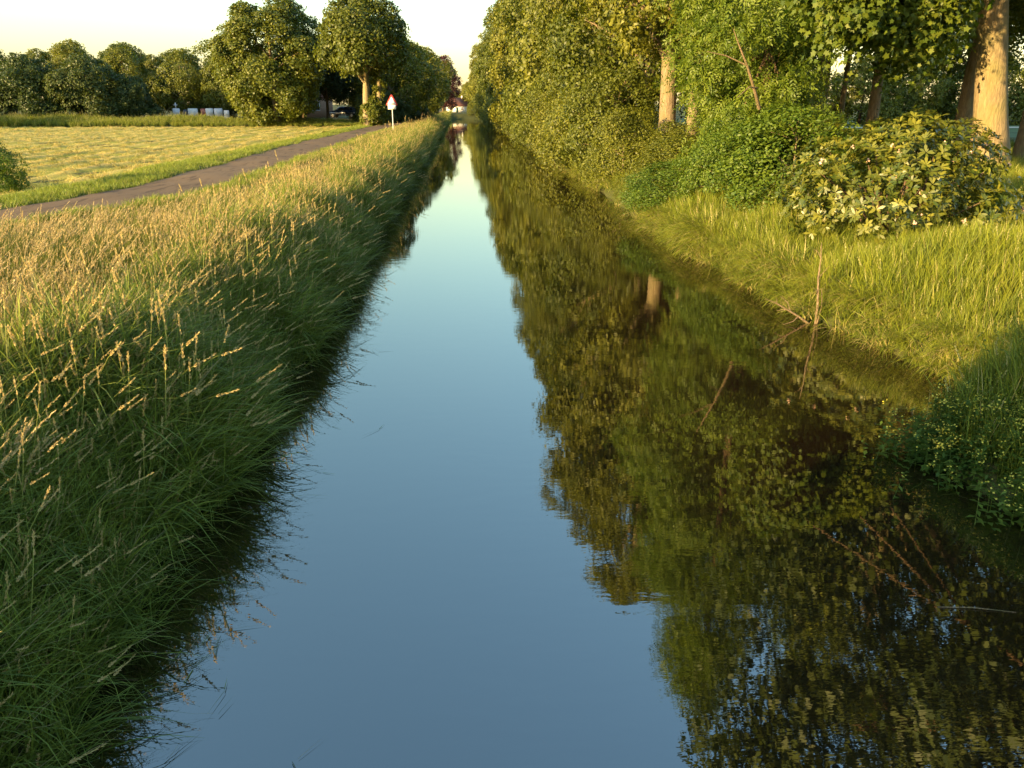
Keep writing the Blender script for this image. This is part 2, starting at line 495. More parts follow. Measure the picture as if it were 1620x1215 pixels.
def scatter(name, coll, nvar, P, yaw, tilt, scl, rng, label=None, idx=None):
    me = bpy.data.meshes.new(name)
    n = len(P)
    me.vertices.add(n); me.vertices.foreach_set("co", np.asarray(P, np.float32).ravel())
    rot = np.c_[tilt, yaw].astype(np.float32)
    a = me.attributes.new("rot", 'FLOAT_VECTOR', 'POINT'); a.data.foreach_set("vector", rot.ravel())
    a = me.attributes.new("scl", 'FLOAT', 'POINT'); a.data.foreach_set("value", np.asarray(scl, np.float32))
    a = me.attributes.new("idx", 'INT', 'POINT'); a.data.foreach_set("value", (rng.integers(0, nvar, n) if idx is None else idx).astype(np.int32))
    g = bpy.data.node_groups.new(name, 'GeometryNodeTree')
    g.interface.new_socket("Geometry", in_out='INPUT', socket_type='NodeSocketGeometry')
    g.interface.new_socket("Geometry", in_out='OUTPUT', socket_type='NodeSocketGeometry')
    N = g.nodes
    gi, go = N.new("NodeGroupInput"), N.new("NodeGroupOutput")
    ip = N.new("GeometryNodeInstanceOnPoints"); ci = N.new("GeometryNodeCollectionInfo")
    ci.inputs["Collection"].default_value = coll
    ci.inputs["Separate Children"].default_value = True; ci.inputs["Reset Children"].default_value = True
    def na(nm, t):
        x = N.new("GeometryNodeInputNamedAttribute"); x.data_type = t; x.inputs["Name"].default_value = nm
        return next(o for o in x.outputs if o.enabled and o.name == "Attribute")
    g.links.new(gi.outputs[0], ip.inputs["Points"]); g.links.new(ci.outputs[0], ip.inputs["Instance"])
    ip.inputs["Pick Instance"].default_value = True
    g.links.new(na("idx", 'INT'), ip.inputs["Instance Index"])
    g.links.new(na("rot", 'FLOAT_VECTOR'), ip.inputs["Rotation"])
    g.links.new(na("scl", 'FLOAT'), ip.inputs["Scale"])
    g.links.new(ip.outputs[0], go.inputs[0])
    o = bpy.data.objects.new(name, me); COL.objects.link(o)
    md = o.modifiers.new("scatter", 'NODES'); md.node_group = g
    o['kind'] = 'stuff'
    if label: o['label'] = label
    return o

rng = np.random.default_rng(11)
def vnoise(x, y, s, seed=0):
    """cheap smooth patchiness 0..1"""
    r = np.random.default_rng(seed); out = 0
    for _ in range(5):
        a, b, c = r.uniform(-1, 1), r.uniform(-1, 1), r.uniform(0, 6.28)
        out = out + np.sin((a * x + b * y) * s * 2 + c)
    return np.clip(.5 + out / 5, 0, 1)

def sample(x0, x1, y0, y1, dens, fn=None):
    """points whose density falls off with the distance: dens(y) per square metre."""
    out = []
    ye = np.concatenate([np.arange(y0, min(y1, 40), 2.), np.geomspace(max(y0, 40), y1, 14) if y1 > 40 else [y1]])
    ye = np.unique(ye)
    for a, b in zip(ye[:-1], ye[1:]):
        n = int((b - a) * (x1 - x0) * dens((a + b) / 2))
        out.append(np.c_[rng.uniform(x0, x1, n), rng.uniform(a, b, n)])
    P = np.concatenate(out)
    return P if fn is None else P[fn(P[:, 0], P[:, 1])]

def place(P, sink=0.0): return np.c_[P, gz(P[:, 0], P[:, 1]) - sink]
def rots(n, t=.12): return rng.uniform(0, 6.28, n), rng.normal(0, t, (n, 2))

# left meadow: tall grass in flower, between road and shoulder
cm = protos('meadow_tuft', M['grass_meadow'], [
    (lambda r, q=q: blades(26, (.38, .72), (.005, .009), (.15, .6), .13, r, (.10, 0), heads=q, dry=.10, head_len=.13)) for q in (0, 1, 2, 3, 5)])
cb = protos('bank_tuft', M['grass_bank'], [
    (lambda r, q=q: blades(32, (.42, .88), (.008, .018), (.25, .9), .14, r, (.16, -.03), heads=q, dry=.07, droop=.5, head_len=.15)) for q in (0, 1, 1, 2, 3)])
ch = protos('seed_stalk', M['grass_meadow'], [
    (lambda r, q=q: blades(3, (.5, .8), (.005, .009), (.2, .5), .06, r, (.42, .12), heads=q, dry=.3, head_len=.19, head_w=.013)) for q in (3, 4, 5)])

def between(lo, hi):
    return lambda x, y: (x > lo(y)) & (x < hi(y))
lod = lambda a, y0: (lambda y: a if y < y0 else a * (y0 / y) ** 1.25)
P = sample(-14, -3.4, 3, 240, lod(58, 9), between(lambda y: road_far(y) + 2.5 + .25 * np.sin(y * 1.3), lambda y: xl(y) - .6))
yaw, tl = rots(len(P))
far = np.clip(P[:, 1] / 60, 0, 1)
edge = np.clip((P[:, 0] - road_far(P[:, 1]) - 2.4) / 2.6, .35, 1)
sc = rng.uniform(.8, 1.2, len(P)) * (.50 + .3 * vnoise(P[:, 0], P[:, 1], .6, 3)) * edge * (1 + .25 * far) * np.interp(P[:, 0] + .03 * P[:, 1], [-8.5, -4.6], [.55, 1.0])
pt = .5 * vnoise(P[:, 0], P[:, 1], .45, 41) + .5 * vnoise(P[:, 0], P[:, 1], 1.3, 42)
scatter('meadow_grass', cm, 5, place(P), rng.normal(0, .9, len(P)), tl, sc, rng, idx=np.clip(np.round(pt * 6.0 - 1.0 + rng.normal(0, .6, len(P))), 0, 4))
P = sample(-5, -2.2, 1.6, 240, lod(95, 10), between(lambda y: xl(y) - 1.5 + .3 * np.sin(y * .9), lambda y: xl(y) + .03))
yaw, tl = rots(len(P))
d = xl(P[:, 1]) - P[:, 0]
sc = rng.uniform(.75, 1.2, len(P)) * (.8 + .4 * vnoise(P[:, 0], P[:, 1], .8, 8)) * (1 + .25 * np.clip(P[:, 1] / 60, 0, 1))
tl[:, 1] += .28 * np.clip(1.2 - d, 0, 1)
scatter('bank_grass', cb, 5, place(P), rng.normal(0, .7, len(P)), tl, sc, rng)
P = sample(-12, -3.0, 2.2, 160, lod(14, 14), lambda x, y: (x > road_far(y) + 2.9) & (x < xl(y) - .45) & (vnoise(x, y, .5, 21) > .2))
yaw, tl = rots(len(P), .1)
scatter('seed_head_grass', ch, 3, place(P), rng.normal(0, .6, len(P)), tl, rng.uniform(.6, .95, len(P)) * np.clip((P[:, 0] - road_far(P[:, 1]) - 2.6) / 4.0, .3, 1), rng)
# leafy herbs on the left bank
chb = protos('herb_tuft', M['leaf_herb'], [(lambda r: herb(7, (.25, .6), r)) for _ in range(4)])
P = sample(-4.5, -2.3, 2, 90, lod(9, 10), lambda x, y: (x > xl(y) - 1.7) & (x < xl(y) - .05) & (vnoise(x, y, .9, 31) > .45))
yaw, tl = rots(len(P), .2)
scatter('bank_weeds', chb, 4, place(P), yaw, tl, rng.uniform(.8, 1.4, len(P)), rng)

# right bank
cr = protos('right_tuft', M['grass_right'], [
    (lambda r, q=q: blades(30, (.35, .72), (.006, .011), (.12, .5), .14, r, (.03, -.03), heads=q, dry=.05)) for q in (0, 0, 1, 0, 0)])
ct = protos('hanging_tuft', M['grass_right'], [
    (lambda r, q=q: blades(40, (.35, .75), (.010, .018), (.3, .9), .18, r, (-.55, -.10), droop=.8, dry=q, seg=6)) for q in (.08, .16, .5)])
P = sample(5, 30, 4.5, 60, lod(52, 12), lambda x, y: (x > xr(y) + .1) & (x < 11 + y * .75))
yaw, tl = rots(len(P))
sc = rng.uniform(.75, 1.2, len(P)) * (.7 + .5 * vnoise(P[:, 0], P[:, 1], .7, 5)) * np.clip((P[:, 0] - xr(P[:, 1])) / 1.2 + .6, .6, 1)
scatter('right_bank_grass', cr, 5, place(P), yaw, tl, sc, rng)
yy = np.concatenate([rng.uniform(8.4, 24, 1000), rng.uniform(24, 60, 420)])
P = np.c_[xr(yy) + rng.uniform(-.06, .75, len(yy)), yy]
yaw, tl = rots(len(P), .15)
scatter('overhanging_grass', ct, 3, place(P), rng.normal(0, .5, len(P)), tl, rng.uniform(.6, 1.15, len(P)) * (.6 + .6 * vnoise(P[:, 0], P[:, 1], 1.1, 9)), rng)
P = sample(6, 14, 5, 16, lambda y: 16, lambda x, y: (x > xr(y) + .1) & (x < 8.2) & (y < 9.2) & (vnoise(x, y, 1., 12) > .25))
yaw, tl = rots(len(P), .2)
scatter('shaded_weeds', chb, 4, place(P), yaw, tl, rng.uniform(.9, 1.5, len(P)), rng)

cfl = protos('float_blade', M['grass_bank'], [
    (lambda r, q=q: blades(2, (.10, .32), (.004, .009), (.7, 1.1), .05, r, seg=3, droop=.1, dry=q, flat=.97)) for q in (.3, .8)])
yy = np.concatenate([rng.uniform(2.6, 12, 150), rng.uniform(12, 45, 160)])
P = np.c_[xl(yy) + np.abs(rng.normal(.15, .42, len(yy))), yy, np.full(len(yy), .048)]
yy = rng.uniform(4.5, 30, 170)
P = np.concatenate([P, np.c_[xr(yy) - np.abs(rng.normal(.05, .35, len(yy))), yy, np.full(len(yy), .048)]])
scatter('floating_blades', cfl, 2, P, rng.uniform(0, 6.28, len(P)), np.zeros((len(P), 2)), rng.uniform(.6, 1.2, len(P)), rng)
# field stubble, hay and verge
cf = protos('hay_wisp', M['grass_field'], [
    (lambda r, q=q: blades(26, (.14, .34), (.008, .014), (.6, 1.6), .22, r, seg=3, droop=.7, dry=q)) for q in (.1, .3, .6, .9)])
P = sample(-60, -11, 12, 97, lambda y: 11 if y < 35 else 11 * (35 / y) ** 1.1, lambda x, y: x < road_far(y) - 2.2)
s, lump = swath(P[:, 0], P[:, 1])
keep = rng.uniform(size=len(P)) < .16 + 1.0 * s * (.5 + .5 * lump)
P = P[keep]; Z = fieldz(P[:, 0], P[:, 1])
yaw, tl = rots(len(P), .25)
scatter('cut_hay', cf, 4, np.c_[P, Z], yaw, tl, rng.uniform(.5, 1.1, len(P)), rng)
cv = protos('verge_tuft', M['grass_verge'], [
    (lambda r: blades(34, (.10, .24), (.006, .010), (.2, .9), .16, r, seg=3, dry=.12)) for _ in range(3)])
P = sample(-16, -6, 12, 160, lambda y: 34 if y < 22 else 34 * (22 / y) ** 1.1, lambda x, y: ((x > road_far(y) - 2.6 - .5 * np.sin(y * .4)) & (x < road_far(y) - .08)) | ((x > road_far(y) + 2.62) & (x < road_far(y) + 3.4)))
yaw, tl = rots(len(P))
scatter('verge_grass', cv, 3, place(P), yaw, tl, rng.uniform(.8, 1.3, len(P)), rng)
# tall weeds along the far end of the field
cw = protos('weed_tuft', M['grass_right'], [
    (lambda r, q=q: blades(30, (.7, 1.15), (.02, .04), (.15, .6), .35, r, heads=q, dry=.06, seg=4, head_len=.3, head_w=.04)) for q in (0, 1, 2)])
n = 3600
P = np.c_[rng.uniform(-75, -11.5, n), rng.uniform(97.4, 103, n)]
yaw, tl = rots(n)
scatter('field_edge_weeds', cw, 3, place(P), yaw, tl, rng.uniform(.8, 1.25, n) * (.62 + .35 * vnoise(P[:, 0], P[:, 1], .25, 17)) * np.interp(P[:, 0], [-45, -38, -30, -24, -18], [1, .84, .84, .6, .5]), rng)

# ------------------------------------------------------------------ leaves and trees
SHAPES = {
    'oval': np.array([(0, 0, 0), (.45, .30, .07), (1, 0, -.03), (.45, -.30, .07)]),
    'clump': np.array([(0, 0, 0), (.35, .48, .12), (1, .05, -.05), (.55, -.42, .10)]),
    'long': np.array([(0, 0, 0), (.5, .17, .05), (1, 0, -.08), (.5, -.17, .05)]),
    'broad': np.array([(0, 0, 0), (.35, .13, .05), (.68, .17, .04), (1, 0, -.06), (.68, -.17, .04), (.35, -.13, .05)]),
    'maple': np.array([(0, 0, 0), (.02, .40, 0), (.30, .26, .03), (.50, .56, 0), (.62, .22, .03), (1, 0, -.05), (.62, -.22, .03), (.50, -.56, 0), (.30, -.26, .03), (.02, -.40, 0)]),
}
def leaf_arrays(P, N, U, size, shape, tint):
    T = SHAPES[shape]; k = len(T); n = len(P)
    U = unit(U - N * (U * N).sum(1, keepdims=True)); W = np.cross(N, U)
    size = np.broadcast_to(np.asarray(size, float), (n,))
    V = P[:, None] + size[:, None, None] * (T[None, :, 0:1] * U[:, None] + T[None, :, 1:2] * W[:, None] + T[None, :, 2:3] * N[:, None])
    F = (np.arange(n)[:, None] * k + np.arange(k)[None])
    return V.reshape(-1, 3), F, np.repeat(tint, k)

def crown_mesh(name, seed, Rr, z0, z1, lobes=26, clumps=40, per=22, size=.13, shape='oval', profile='egg', lobe=.42, clump_r=.42, droop=.35, inner=.12, squash=1.0, mat=None, pinnate=False, sparse=0.0, rmin=.5, rmax=.9):
    r = np.random.default_rng(seed)
    Hh = z1 - z0
    def prof(h):
        if profile == 'round': return np.sqrt(np.clip(1 - (2 * h - 1) ** 2, 0, 1)) ** .8
        if profile == 'egg': return np.clip(np.sin(math.pi * np.clip(h, 0, 1) ** .72) ** .75, .05, 1)
        if profile == 'column': return np.clip(1.05 - .55 * h ** 2.5, .1, 1) * np.clip(h * 8 + .55, 0, 1)
        if profile == 'dome': return np.sqrt(np.clip(1 - (h * .98) ** 2.2, 0, 1))
        return np.ones_like(h)
    h = (np.arange(lobes) + r.uniform(.1, .9, lobes)) / lobes
    h = .04 + .92 * h
    ang = np.arange(lobes) * 2.39996 + r.uniform(-.5, .5, lobes)
    pr = prof(h)
    rad = Rr * pr * r.uniform(rmin, rmax, lobes)
    LC = np.c_[rad * np.cos(ang), rad * np.sin(ang) * squash, z0 + Hh * h]
    LR = lobe * Rr * r.uniform(.65, 1.2, lobes) * (.55 + .45 * pr)
    LR = np.minimum(LR, Hh * .4)
    outd = unit(np.c_[LC[:, :2], (LC[:, 2] - (z0 + .45 * Hh)) * .6])
    L = np.repeat(np.arange(lobes), (clumps * (LR / LR.mean()) ** 1.6).astype(int) + 3)
    n = len(L)
    D = unit(r.normal(0, 1, (n, 3)))
    dot = (D * outd[L]).sum(1)
    D = np.where((dot < -.25)[:, None], unit(D - 2 * dot[:, None] * outd[L] * 1.0), D)
    fr = np.where(r.uniform(size=n) < inner, r.uniform(.25, .8, n), r.uniform(.82, 1.10, n))
    C = LC[L] + D * (LR[L] * fr)[:, None] * np.array([1, 1, .82])
    ok = (C[:, 2] > z0 - .1 * Hh)
    if sparse > 0: ok &= r.uniform(size=n) > sparse
    C, D, L = C[ok], D[ok], L[ok]; n = len(C)
    CN = unit(D * .7 + outd[L] * .3 + np.array([0, 0, .45]))
    ct = np.clip(r.normal(.42, .22, n), 0, 1)
    if not pinnate:
        ci = np.repeat(np.arange(n), per)
        m = len(ci)
        off = r.normal(0, 1, (m, 3)); off -= CN[ci] * (off * CN[ci]).sum(1, keepdims=True) * .55
        P = C[ci] + off * clump_r * .5
        P[:, 2] -= droop * .35 * clump_r * (off ** 2).sum(1) * .4
        Nn = unit(CN[ci] * .9 + r.normal(0, .48, (m, 3)))
        U = unit(r.normal(0, 1, (m, 3)) + CN[ci] * .25 + np.array([0, 0, -droop]))
        V, F, t = leaf_arrays(P, Nn, U, size * r.uniform(.65, 1.25, m), shape, np.clip(ct[ci] + r.normal(0, .2, m), 0, 1))
    else:
        ci = np.repeat(np.arange(n), per); m = len(ci)
        st = C[ci] + r.normal(0, clump_r * .4, (m, 3))
        A = unit(CN[ci] * .6 + r.normal(0, .55, (m, 3)) + np.array([0, 0, -droop]))
        side = unit(np.cross(A, unit(CN[ci] + r.normal(0, .3, (m, 3)))))
        up = np.cross(side, A)
        Ps, Ns, Us, ts, ss = [], [], [], [], []
        Lr = r.uniform(.20, .34, m)
        tb = np.clip(ct[ci] + r.normal(0, .15, m), 0, 1)
        for q, sgn in [(.25, 1), (.25, -1), (.5, 1), (.5, -1), (.75, 1), (.75, -1), (1, 0)]:
            p = st + A * (Lr * q)[:, None] - np.array([0, 0, 1]) * (Lr * q ** 2 * .25)[:, None]
            Ps.append(p); Ns.append(unit(up + r.normal(0, .25, (m, 3)))); Us.append(unit(A * (.55 if sgn else 1) + side * sgn * .8 + np.array([0, 0, -.25]))); ts.append(tb); ss.append(size * r.uniform(.8, 1.2, m))
        V, F, t = leaf_arrays(np.concatenate(Ps), np.concatenate(Ns), np.concatenate(Us), np.concatenate(ss), shape, np.concatenate(ts))
    me = mesh_np(name, V, [F], dict(tint=t))
    if mat: me.materials.append(mat)
    return me, LC, LR

def trunk_mesh(name, seed, rad, height, LC, LR=None, lean=(0, 0), limbs=14, sides=10, twigs=0, fork=1, mat=None, bare=0.25):
    r = np.random.default_rng(seed)
    mb = MB()
    n = 12
    t = np.linspace(0, 1, n)
    ph = r.uniform(0, 6, 2)
    path = np.c_[lean[0] * np.minimum(t * height, 8) + .25 * rad * np.sin(t * 5 + ph[0]) * (t > 0), lean[1] * np.minimum(t * height, 8) + .25 * rad * np.sin(t * 4 + ph[1]), t * height]
    rr = rad * (np.interp(t, [0, .04, .12, .5, 1], [1.45, 1.15, 1.0, .72, .12]))
    path[0, 2] = -.25
    mb.tube(path, rr, sides, wob=.05, rng=r)
    idx = r.permutation(len(LC))[:limbs]
    for i in idx:
        tgt = LC[i]
        hz = np.clip(tgt[2] / height - r.uniform(.10, .32), bare, .92)
        p0 = np.array([np.interp(hz, t, path[:, j]) for j in range(3)])
        r0 = float(np.interp(hz, t, rr))
        mid = (p0 + tgt) / 2 + np.array([0, 0, .12 * np.linalg.norm(tgt - p0)]) + r.normal(0, .06 * np.linalg.norm(tgt - p0), 3)
        s = np.linspace(0, 1, 7)[:, None]
        Q = (1 - s) ** 2 * p0 + 2 * s * (1 - s) * mid + s ** 2 * tgt
        mb.tube(Q, np.linspace(min(r0 * .55, .16 + r0 * .2), .015, 7), 6)
        for _ in range(twigs):
            q0 = Q[r.integers(3, 7)]; dd = unit(r.normal(0, 1, 3) + unit(tgt - p0) * .8)
            ln = (LR[i] if LR is not None else 1.0) * r.uniform(.5, 1.0)
            mb.tube(np.array([q0, q0 + dd * ln * .5 + r.normal(0, .06, 3), q0 + dd * ln]), [.022, .014, .005], 4)
    me = mb.mesh(name, smooth=True)
    if mat: me.materials.append(mat)
    return me

KINDS = {}
def kind(key, seed, trunk, cr, tr):
    cme, LC, LR = crown_mesh(key + '_crown', seed, **cr)
    tme = trunk_mesh(key + '_trunk', seed + 1, LC=LC, LR=LR, **tr)
    KINDS[key] = (tme, cme)

# far kinds (about 90 m and more), middle kinds (30 to 90 m), near kinds
kind('far_round', 1, 0, dict(rmax=1.02, Rr=5, z0=1.6, z1=12, lobes=30, clumps=25, per=24, size=.27, shape='clump', clump_r=.66, mat=M['leaf_olive'], profile='egg'), dict(rad=.25, height=10.5, limbs=10, sides=7, mat=M['bark']))
kind('far_tall', 3, 0, dict(rmax=1.02, Rr=4.2, z0=2.0, z1=14, lobes=32, clumps=22, per=24, size=.27, shape='clump', clump_r=.66, mat=M['leaf_olive'], profile='egg', lobe=.48, sparse=.12), dict(rad=.22, height=12.5, limbs=12, sides=7, mat=M['bark']))
kind('far_high', 35, 0, dict(Rr=5, z0=3.6, z1=12.5, lobes=30, clumps=25, per=24, size=.27, shape='clump', clump_r=.66, mat=M['leaf_shaded'], profile='round'), dict(rad=.25, height=11, limbs=10, sides=7, mat=M['bark_dark'], bare=.3))
kind('far_loose', 5, 0, dict(rmax=1.02, Rr=4.6, z0=2.2, z1=13, lobes=18, clumps=26, per=14, size=.32, shape='clump', clump_r=.75, mat=M['leaf_green'], profile='round', lobe=.40, sparse=.15), dict(rad=.22, height=11.5, limbs=14, sides=7, twigs=2, mat=M['bark']))
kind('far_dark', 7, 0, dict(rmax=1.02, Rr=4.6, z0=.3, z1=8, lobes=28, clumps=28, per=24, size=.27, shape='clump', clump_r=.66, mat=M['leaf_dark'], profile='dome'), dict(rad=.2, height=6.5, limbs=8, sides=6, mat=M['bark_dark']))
kind('copper', 9, 0, dict(Rr=4.8, z0=1.8, z1=14, lobes=30, clumps=25, per=24, size=.27, shape='clump', clump_r=.66, mat=M['leaf_copper'], profile='egg'), dict(rad=.3, height=12, limbs=8, sides=7, mat=M['bark_dark']))
kind('round', 11, 0, dict(rmax=.78, Rr=6.6, z0=.8, z1=15.2, lobes=52, clumps=46, per=26, size=.27, shape='clump', clump_r=.62, mat=M['leaf_green'], profile='round', lobe=.34), dict(rad=.38, height=13, limbs=14, sides=8, mat=M['bark'], bare=.12))
kind('ivy', 13, 0, dict(Rr=4.6, z0=6.2, z1=13.0, lobes=30, clumps=40, per=18, size=.28, shape='clump', clump_r=.65, mat=M['leaf_olive'], profile='egg', lobe=.40, sparse=.08), dict(rad=.42, height=12.5, limbs=16, sides=9, mat=M['bark_lit'], bare=.3))
kind('row_a', 15, 0, dict(Rr=5.2, z0=1.6, z1=21, lobes=70, clumps=30, per=30, size=.20, shape='oval', clump_r=.52, mat=M['leaf_olive'], profile='column', lobe=.27), dict(rad=.34, height=19.5, limbs=20, sides=9, twigs=3, mat=M['bark'], bare=.15))
kind('row_b', 17, 0, dict(Rr=5.4, z0=4.4, z1=22, lobes=70, clumps=30, per=30, size=.20, shape='oval', clump_r=.52, mat=M['leaf_olive'], profile='egg', lobe=.28), dict(rad=.36, height=20.5, limbs=20, sides=9, twigs=3, mat=M['bark'], bare=.2))
kind('row_slim', 37, 0, dict(Rr=3.4, z0=4.6, z1=17, lobes=26, clumps=36, per=26, size=.20, shape='oval', clump_r=.56, mat=M['leaf_olive'], profile='egg', lobe=.42), dict(rad=.24, height=16, limbs=10, sides=9, twigs=2, mat=M['bark'], bare=.3))
kind('row_c', 19, 0, dict(Rr=5.4, z0=1.2, z1=20, lobes=40, clumps=36, per=22, size=.27, shape='clump', clump_r=.66, mat=M['leaf_olive'], profile='column', lobe=.40), dict(rad=.34, height=18, limbs=12, sides=8, mat=M['bark'], bare=.15))
kind('wood', 21, 0, dict(Rr=4.8, z0=6.0, z1=18, lobes=26, clumps=46, per=20, size=.22, shape='oval', clump_r=.7, mat=M['leaf_green'], profile='egg', lobe=.40, sparse=.1), dict(rad=.27, height=17, limbs=14, sides=10, twigs=2, mat=M['bark'], bare=.3))
kind('wood_slim', 23, 0, dict(Rr=3.6, z0=4.8, z1=15, lobes=20, clumps=36, per=18, size=.20, shape='oval', clump_r=.6, mat=M['leaf_green'], profile='egg', lobe=.42, sparse=.12), dict(rad=.14, height=14, limbs=10, sides=8, twigs=2, mat=M['bark'], bare=.3))
kind('maple', 25, 0, dict(Rr=7.0, z0=9.0, z1=20, lobes=52, clumps=62, per=26, size=.16, shape='maple', clump_r=.62, droop=.7, mat=M['leaf_maple'], profile='column', lobe=.30, sparse=.05), dict(rad=.50, height=19, limbs=20, sides=16, twigs=3, mat=M['bark_lit'], bare=.32, lean=(-.19, 0)))
kind('maple_slim', 27, 0, dict(Rr=3.7, z0=3.4, z1=16, lobes=40, clumps=44, per=24, size=.16, shape='maple', clump_r=.60, droop=.7, mat=M['leaf_maple'], profile='column', lobe=.30, sparse=.05), dict(rad=.26, height=16, limbs=18, sides=12, twigs=3, mat=M['bark'], bare=.26))
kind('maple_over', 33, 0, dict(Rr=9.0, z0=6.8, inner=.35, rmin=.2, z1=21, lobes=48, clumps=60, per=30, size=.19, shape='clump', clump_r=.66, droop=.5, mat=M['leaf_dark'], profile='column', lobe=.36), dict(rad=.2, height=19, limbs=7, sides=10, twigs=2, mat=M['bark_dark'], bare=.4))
kind('ash', 29, 0, dict(Rr=3.0, z0=.4, z1=18.5, rmin=.25, lobes=56, clumps=52, per=9, size=.125, shape='long', clump_r=.62, droop=.75, mat=M['leaf_bright'], profile='egg', lobe=.38, pinnate=True, inner=.3), dict(rad=.17, height=18, limbs=14, sides=10, twigs=3, mat=M['bark_dark'], bare=.22))
kind('shrub', 31, 0, dict(Rr=2.3, z0=.1, z1=3.8, lobes=18, clumps=40, per=22, size=.13, shape='oval', clump_r=.38, mat=M['leaf_olive'], profile='dome', lobe=.44), dict(rad=.07, height=2.8, limbs=10, sides=6, mat=M['bark'], bare=.05))

def tree(name, key, x, y, label, cat='tree', group=None, rz=0, sc=1.0, z=None, crown_mat=None):
    t = thing(name, (x, y, gz1(x, y) if z is None else z), label, cat, group, rz, sc)
    tm, cme = KINDS[key]
    obj('trunk', tm, None, t)
    c = obj('crown', cme, None, t)
    if crown_mat is not None:
        c.material_slots[0].link = 'OBJECT'; c.material_slots[0].material = crown_mat
    return t

# --- right bank row, from the near end of the canal to the far end
ROW = 'tall trees in a row along the right bank'
row = [('row_b', 9.2, 35.6, 0.3, 1.0), ('row_a', 10.2, 43.5, 1.9, 1.02), ('row_b', 10.6, 51.5, 3.1, .98), ('row_a', 10.4, 60, 4.4, 1.05),
       ('row_c', 10.3, 70, .8, 1.05), ('row_c', 10.2, 81, 2.0, 1.0), ('row_c', 10.0, 94, 3.3, 1.02), ('row_c', 10.0, 110, 5.1, .98),
       ('row_c', 9.8, 130, 1.2, 1.0), ('row_c', 9.6, 155, 2.8, 1.0), ('row_c', 9.6, 185, 4.0, 1.05), ('row_c', 9.4, 225, .2, 1.05), ('row_c', 9.2, 280, 5.5, 1.1)]
ordn = ['first', 'second', 'third', 'fourth', 'fifth', 'sixth', 'seventh', 'eighth', 'ninth', 'tenth', 'eleventh', 'twelfth', 'thirteenth', 'fourteenth', 'fifteenth', 'sixteenth', 'seventeenth', 'eighteenth', 'nineteenth', 'twentieth', 'twenty-first']
for i, (kd, x, y, rz, sc) in enumerate(row):
    lab = f'{ordn[i]} tall olive-leaved tree of the right bank row, counted from the ash'
    if i == len(row) - 1: lab = 'most distant tall tree of the right bank row, where the canal narrows away'
    tree('bank_tree', kd, x, y, lab, 'tree', ROW, rz, sc)
END = 'trees closing the view beyond the end of the canal'
for kd, x, y, lab, sc in [('far_round', 3.4, 300, 'distant tree beyond the end of the canal, right of the white house', .8), ('far_tall', -2.5, 330, 'distant tree standing behind the small white house', .62), ('far_round', 7.0, 262, 'distant tree beyond the end of the canal, next to the last bank tree', .9)]:
    tree('distant_tree', kd, x, y, lab, 'tree', END, x, sc)
tree('bank_shrub', 'shrub', 3.6, 209, 'low bush where the water of the canal ends', 'shrub', None, 1.0, .8)
SH = 'leafy shrubs leaning over the right waterline'
shr = [(6.9, 33.4, .72), (7.6, 38.6, 1.1), (7.4, 43, 1.1), (7.6, 48, 1.2), (7.4, 54, 1.1), (7.5, 61, 1.25), (7.4, 69, 1.1), (7.5, 78, 1.2), (7.4, 89, 1.2), (7.3, 103, 1.3), (7.2, 121, 1.4), (7.2, 145, 1.5), (7.0, 180, 1.7)]
for i, (x, y, sc) in enumerate(shr):
    tree('bank_shrub', 'shrub', x, y, f'{ordn[i]} low leafy shrub along the right waterline under the tree row', 'shrub', SH, i * 1.7, sc)

# --- ash by the near bank
ash = tree('ash_tree', 'ash', 9.2, 24.0, 'bright green ash with hanging feathery leaves and a bare dead branch', 'tree', None, .6, 1.0)
mb = MB()
def loc(p): return np.array(p) - np.array([9.2, 24.0, gz1(9.2, 24.0)])
mb.tube(np.array([loc((7.75, 20.5, 3.5)), loc((7.5, 20.2, 3.85)), loc((7.1, 19.9, 4.5)), loc((6.8, 19.8, 4.98)), loc((6.6, 19.7, 5.3))]), [.05, .04, .03, .02, .009], 6)
mb.tube(np.array([loc((7.1, 19.9, 4.5)), loc((6.5, 19.8, 4.72)), loc((6.0, 19.7, 4.8))]), [.025, .018, .007], 5)
mb.tube(np.array([loc((7.45, 20.0, 3.98)), loc((7.1, 19.6, 4.0)), loc((6.75, 19.4, 3.75))]), [.025, .016, .007], 5)
dl = obj('dead_branch', mb.mesh('dead_branch', True), M['deadwood'], ash)
dl.rotation_euler = (0, 0, -.6)
dl['label'] = 'bare pale dead branch among the leaves'

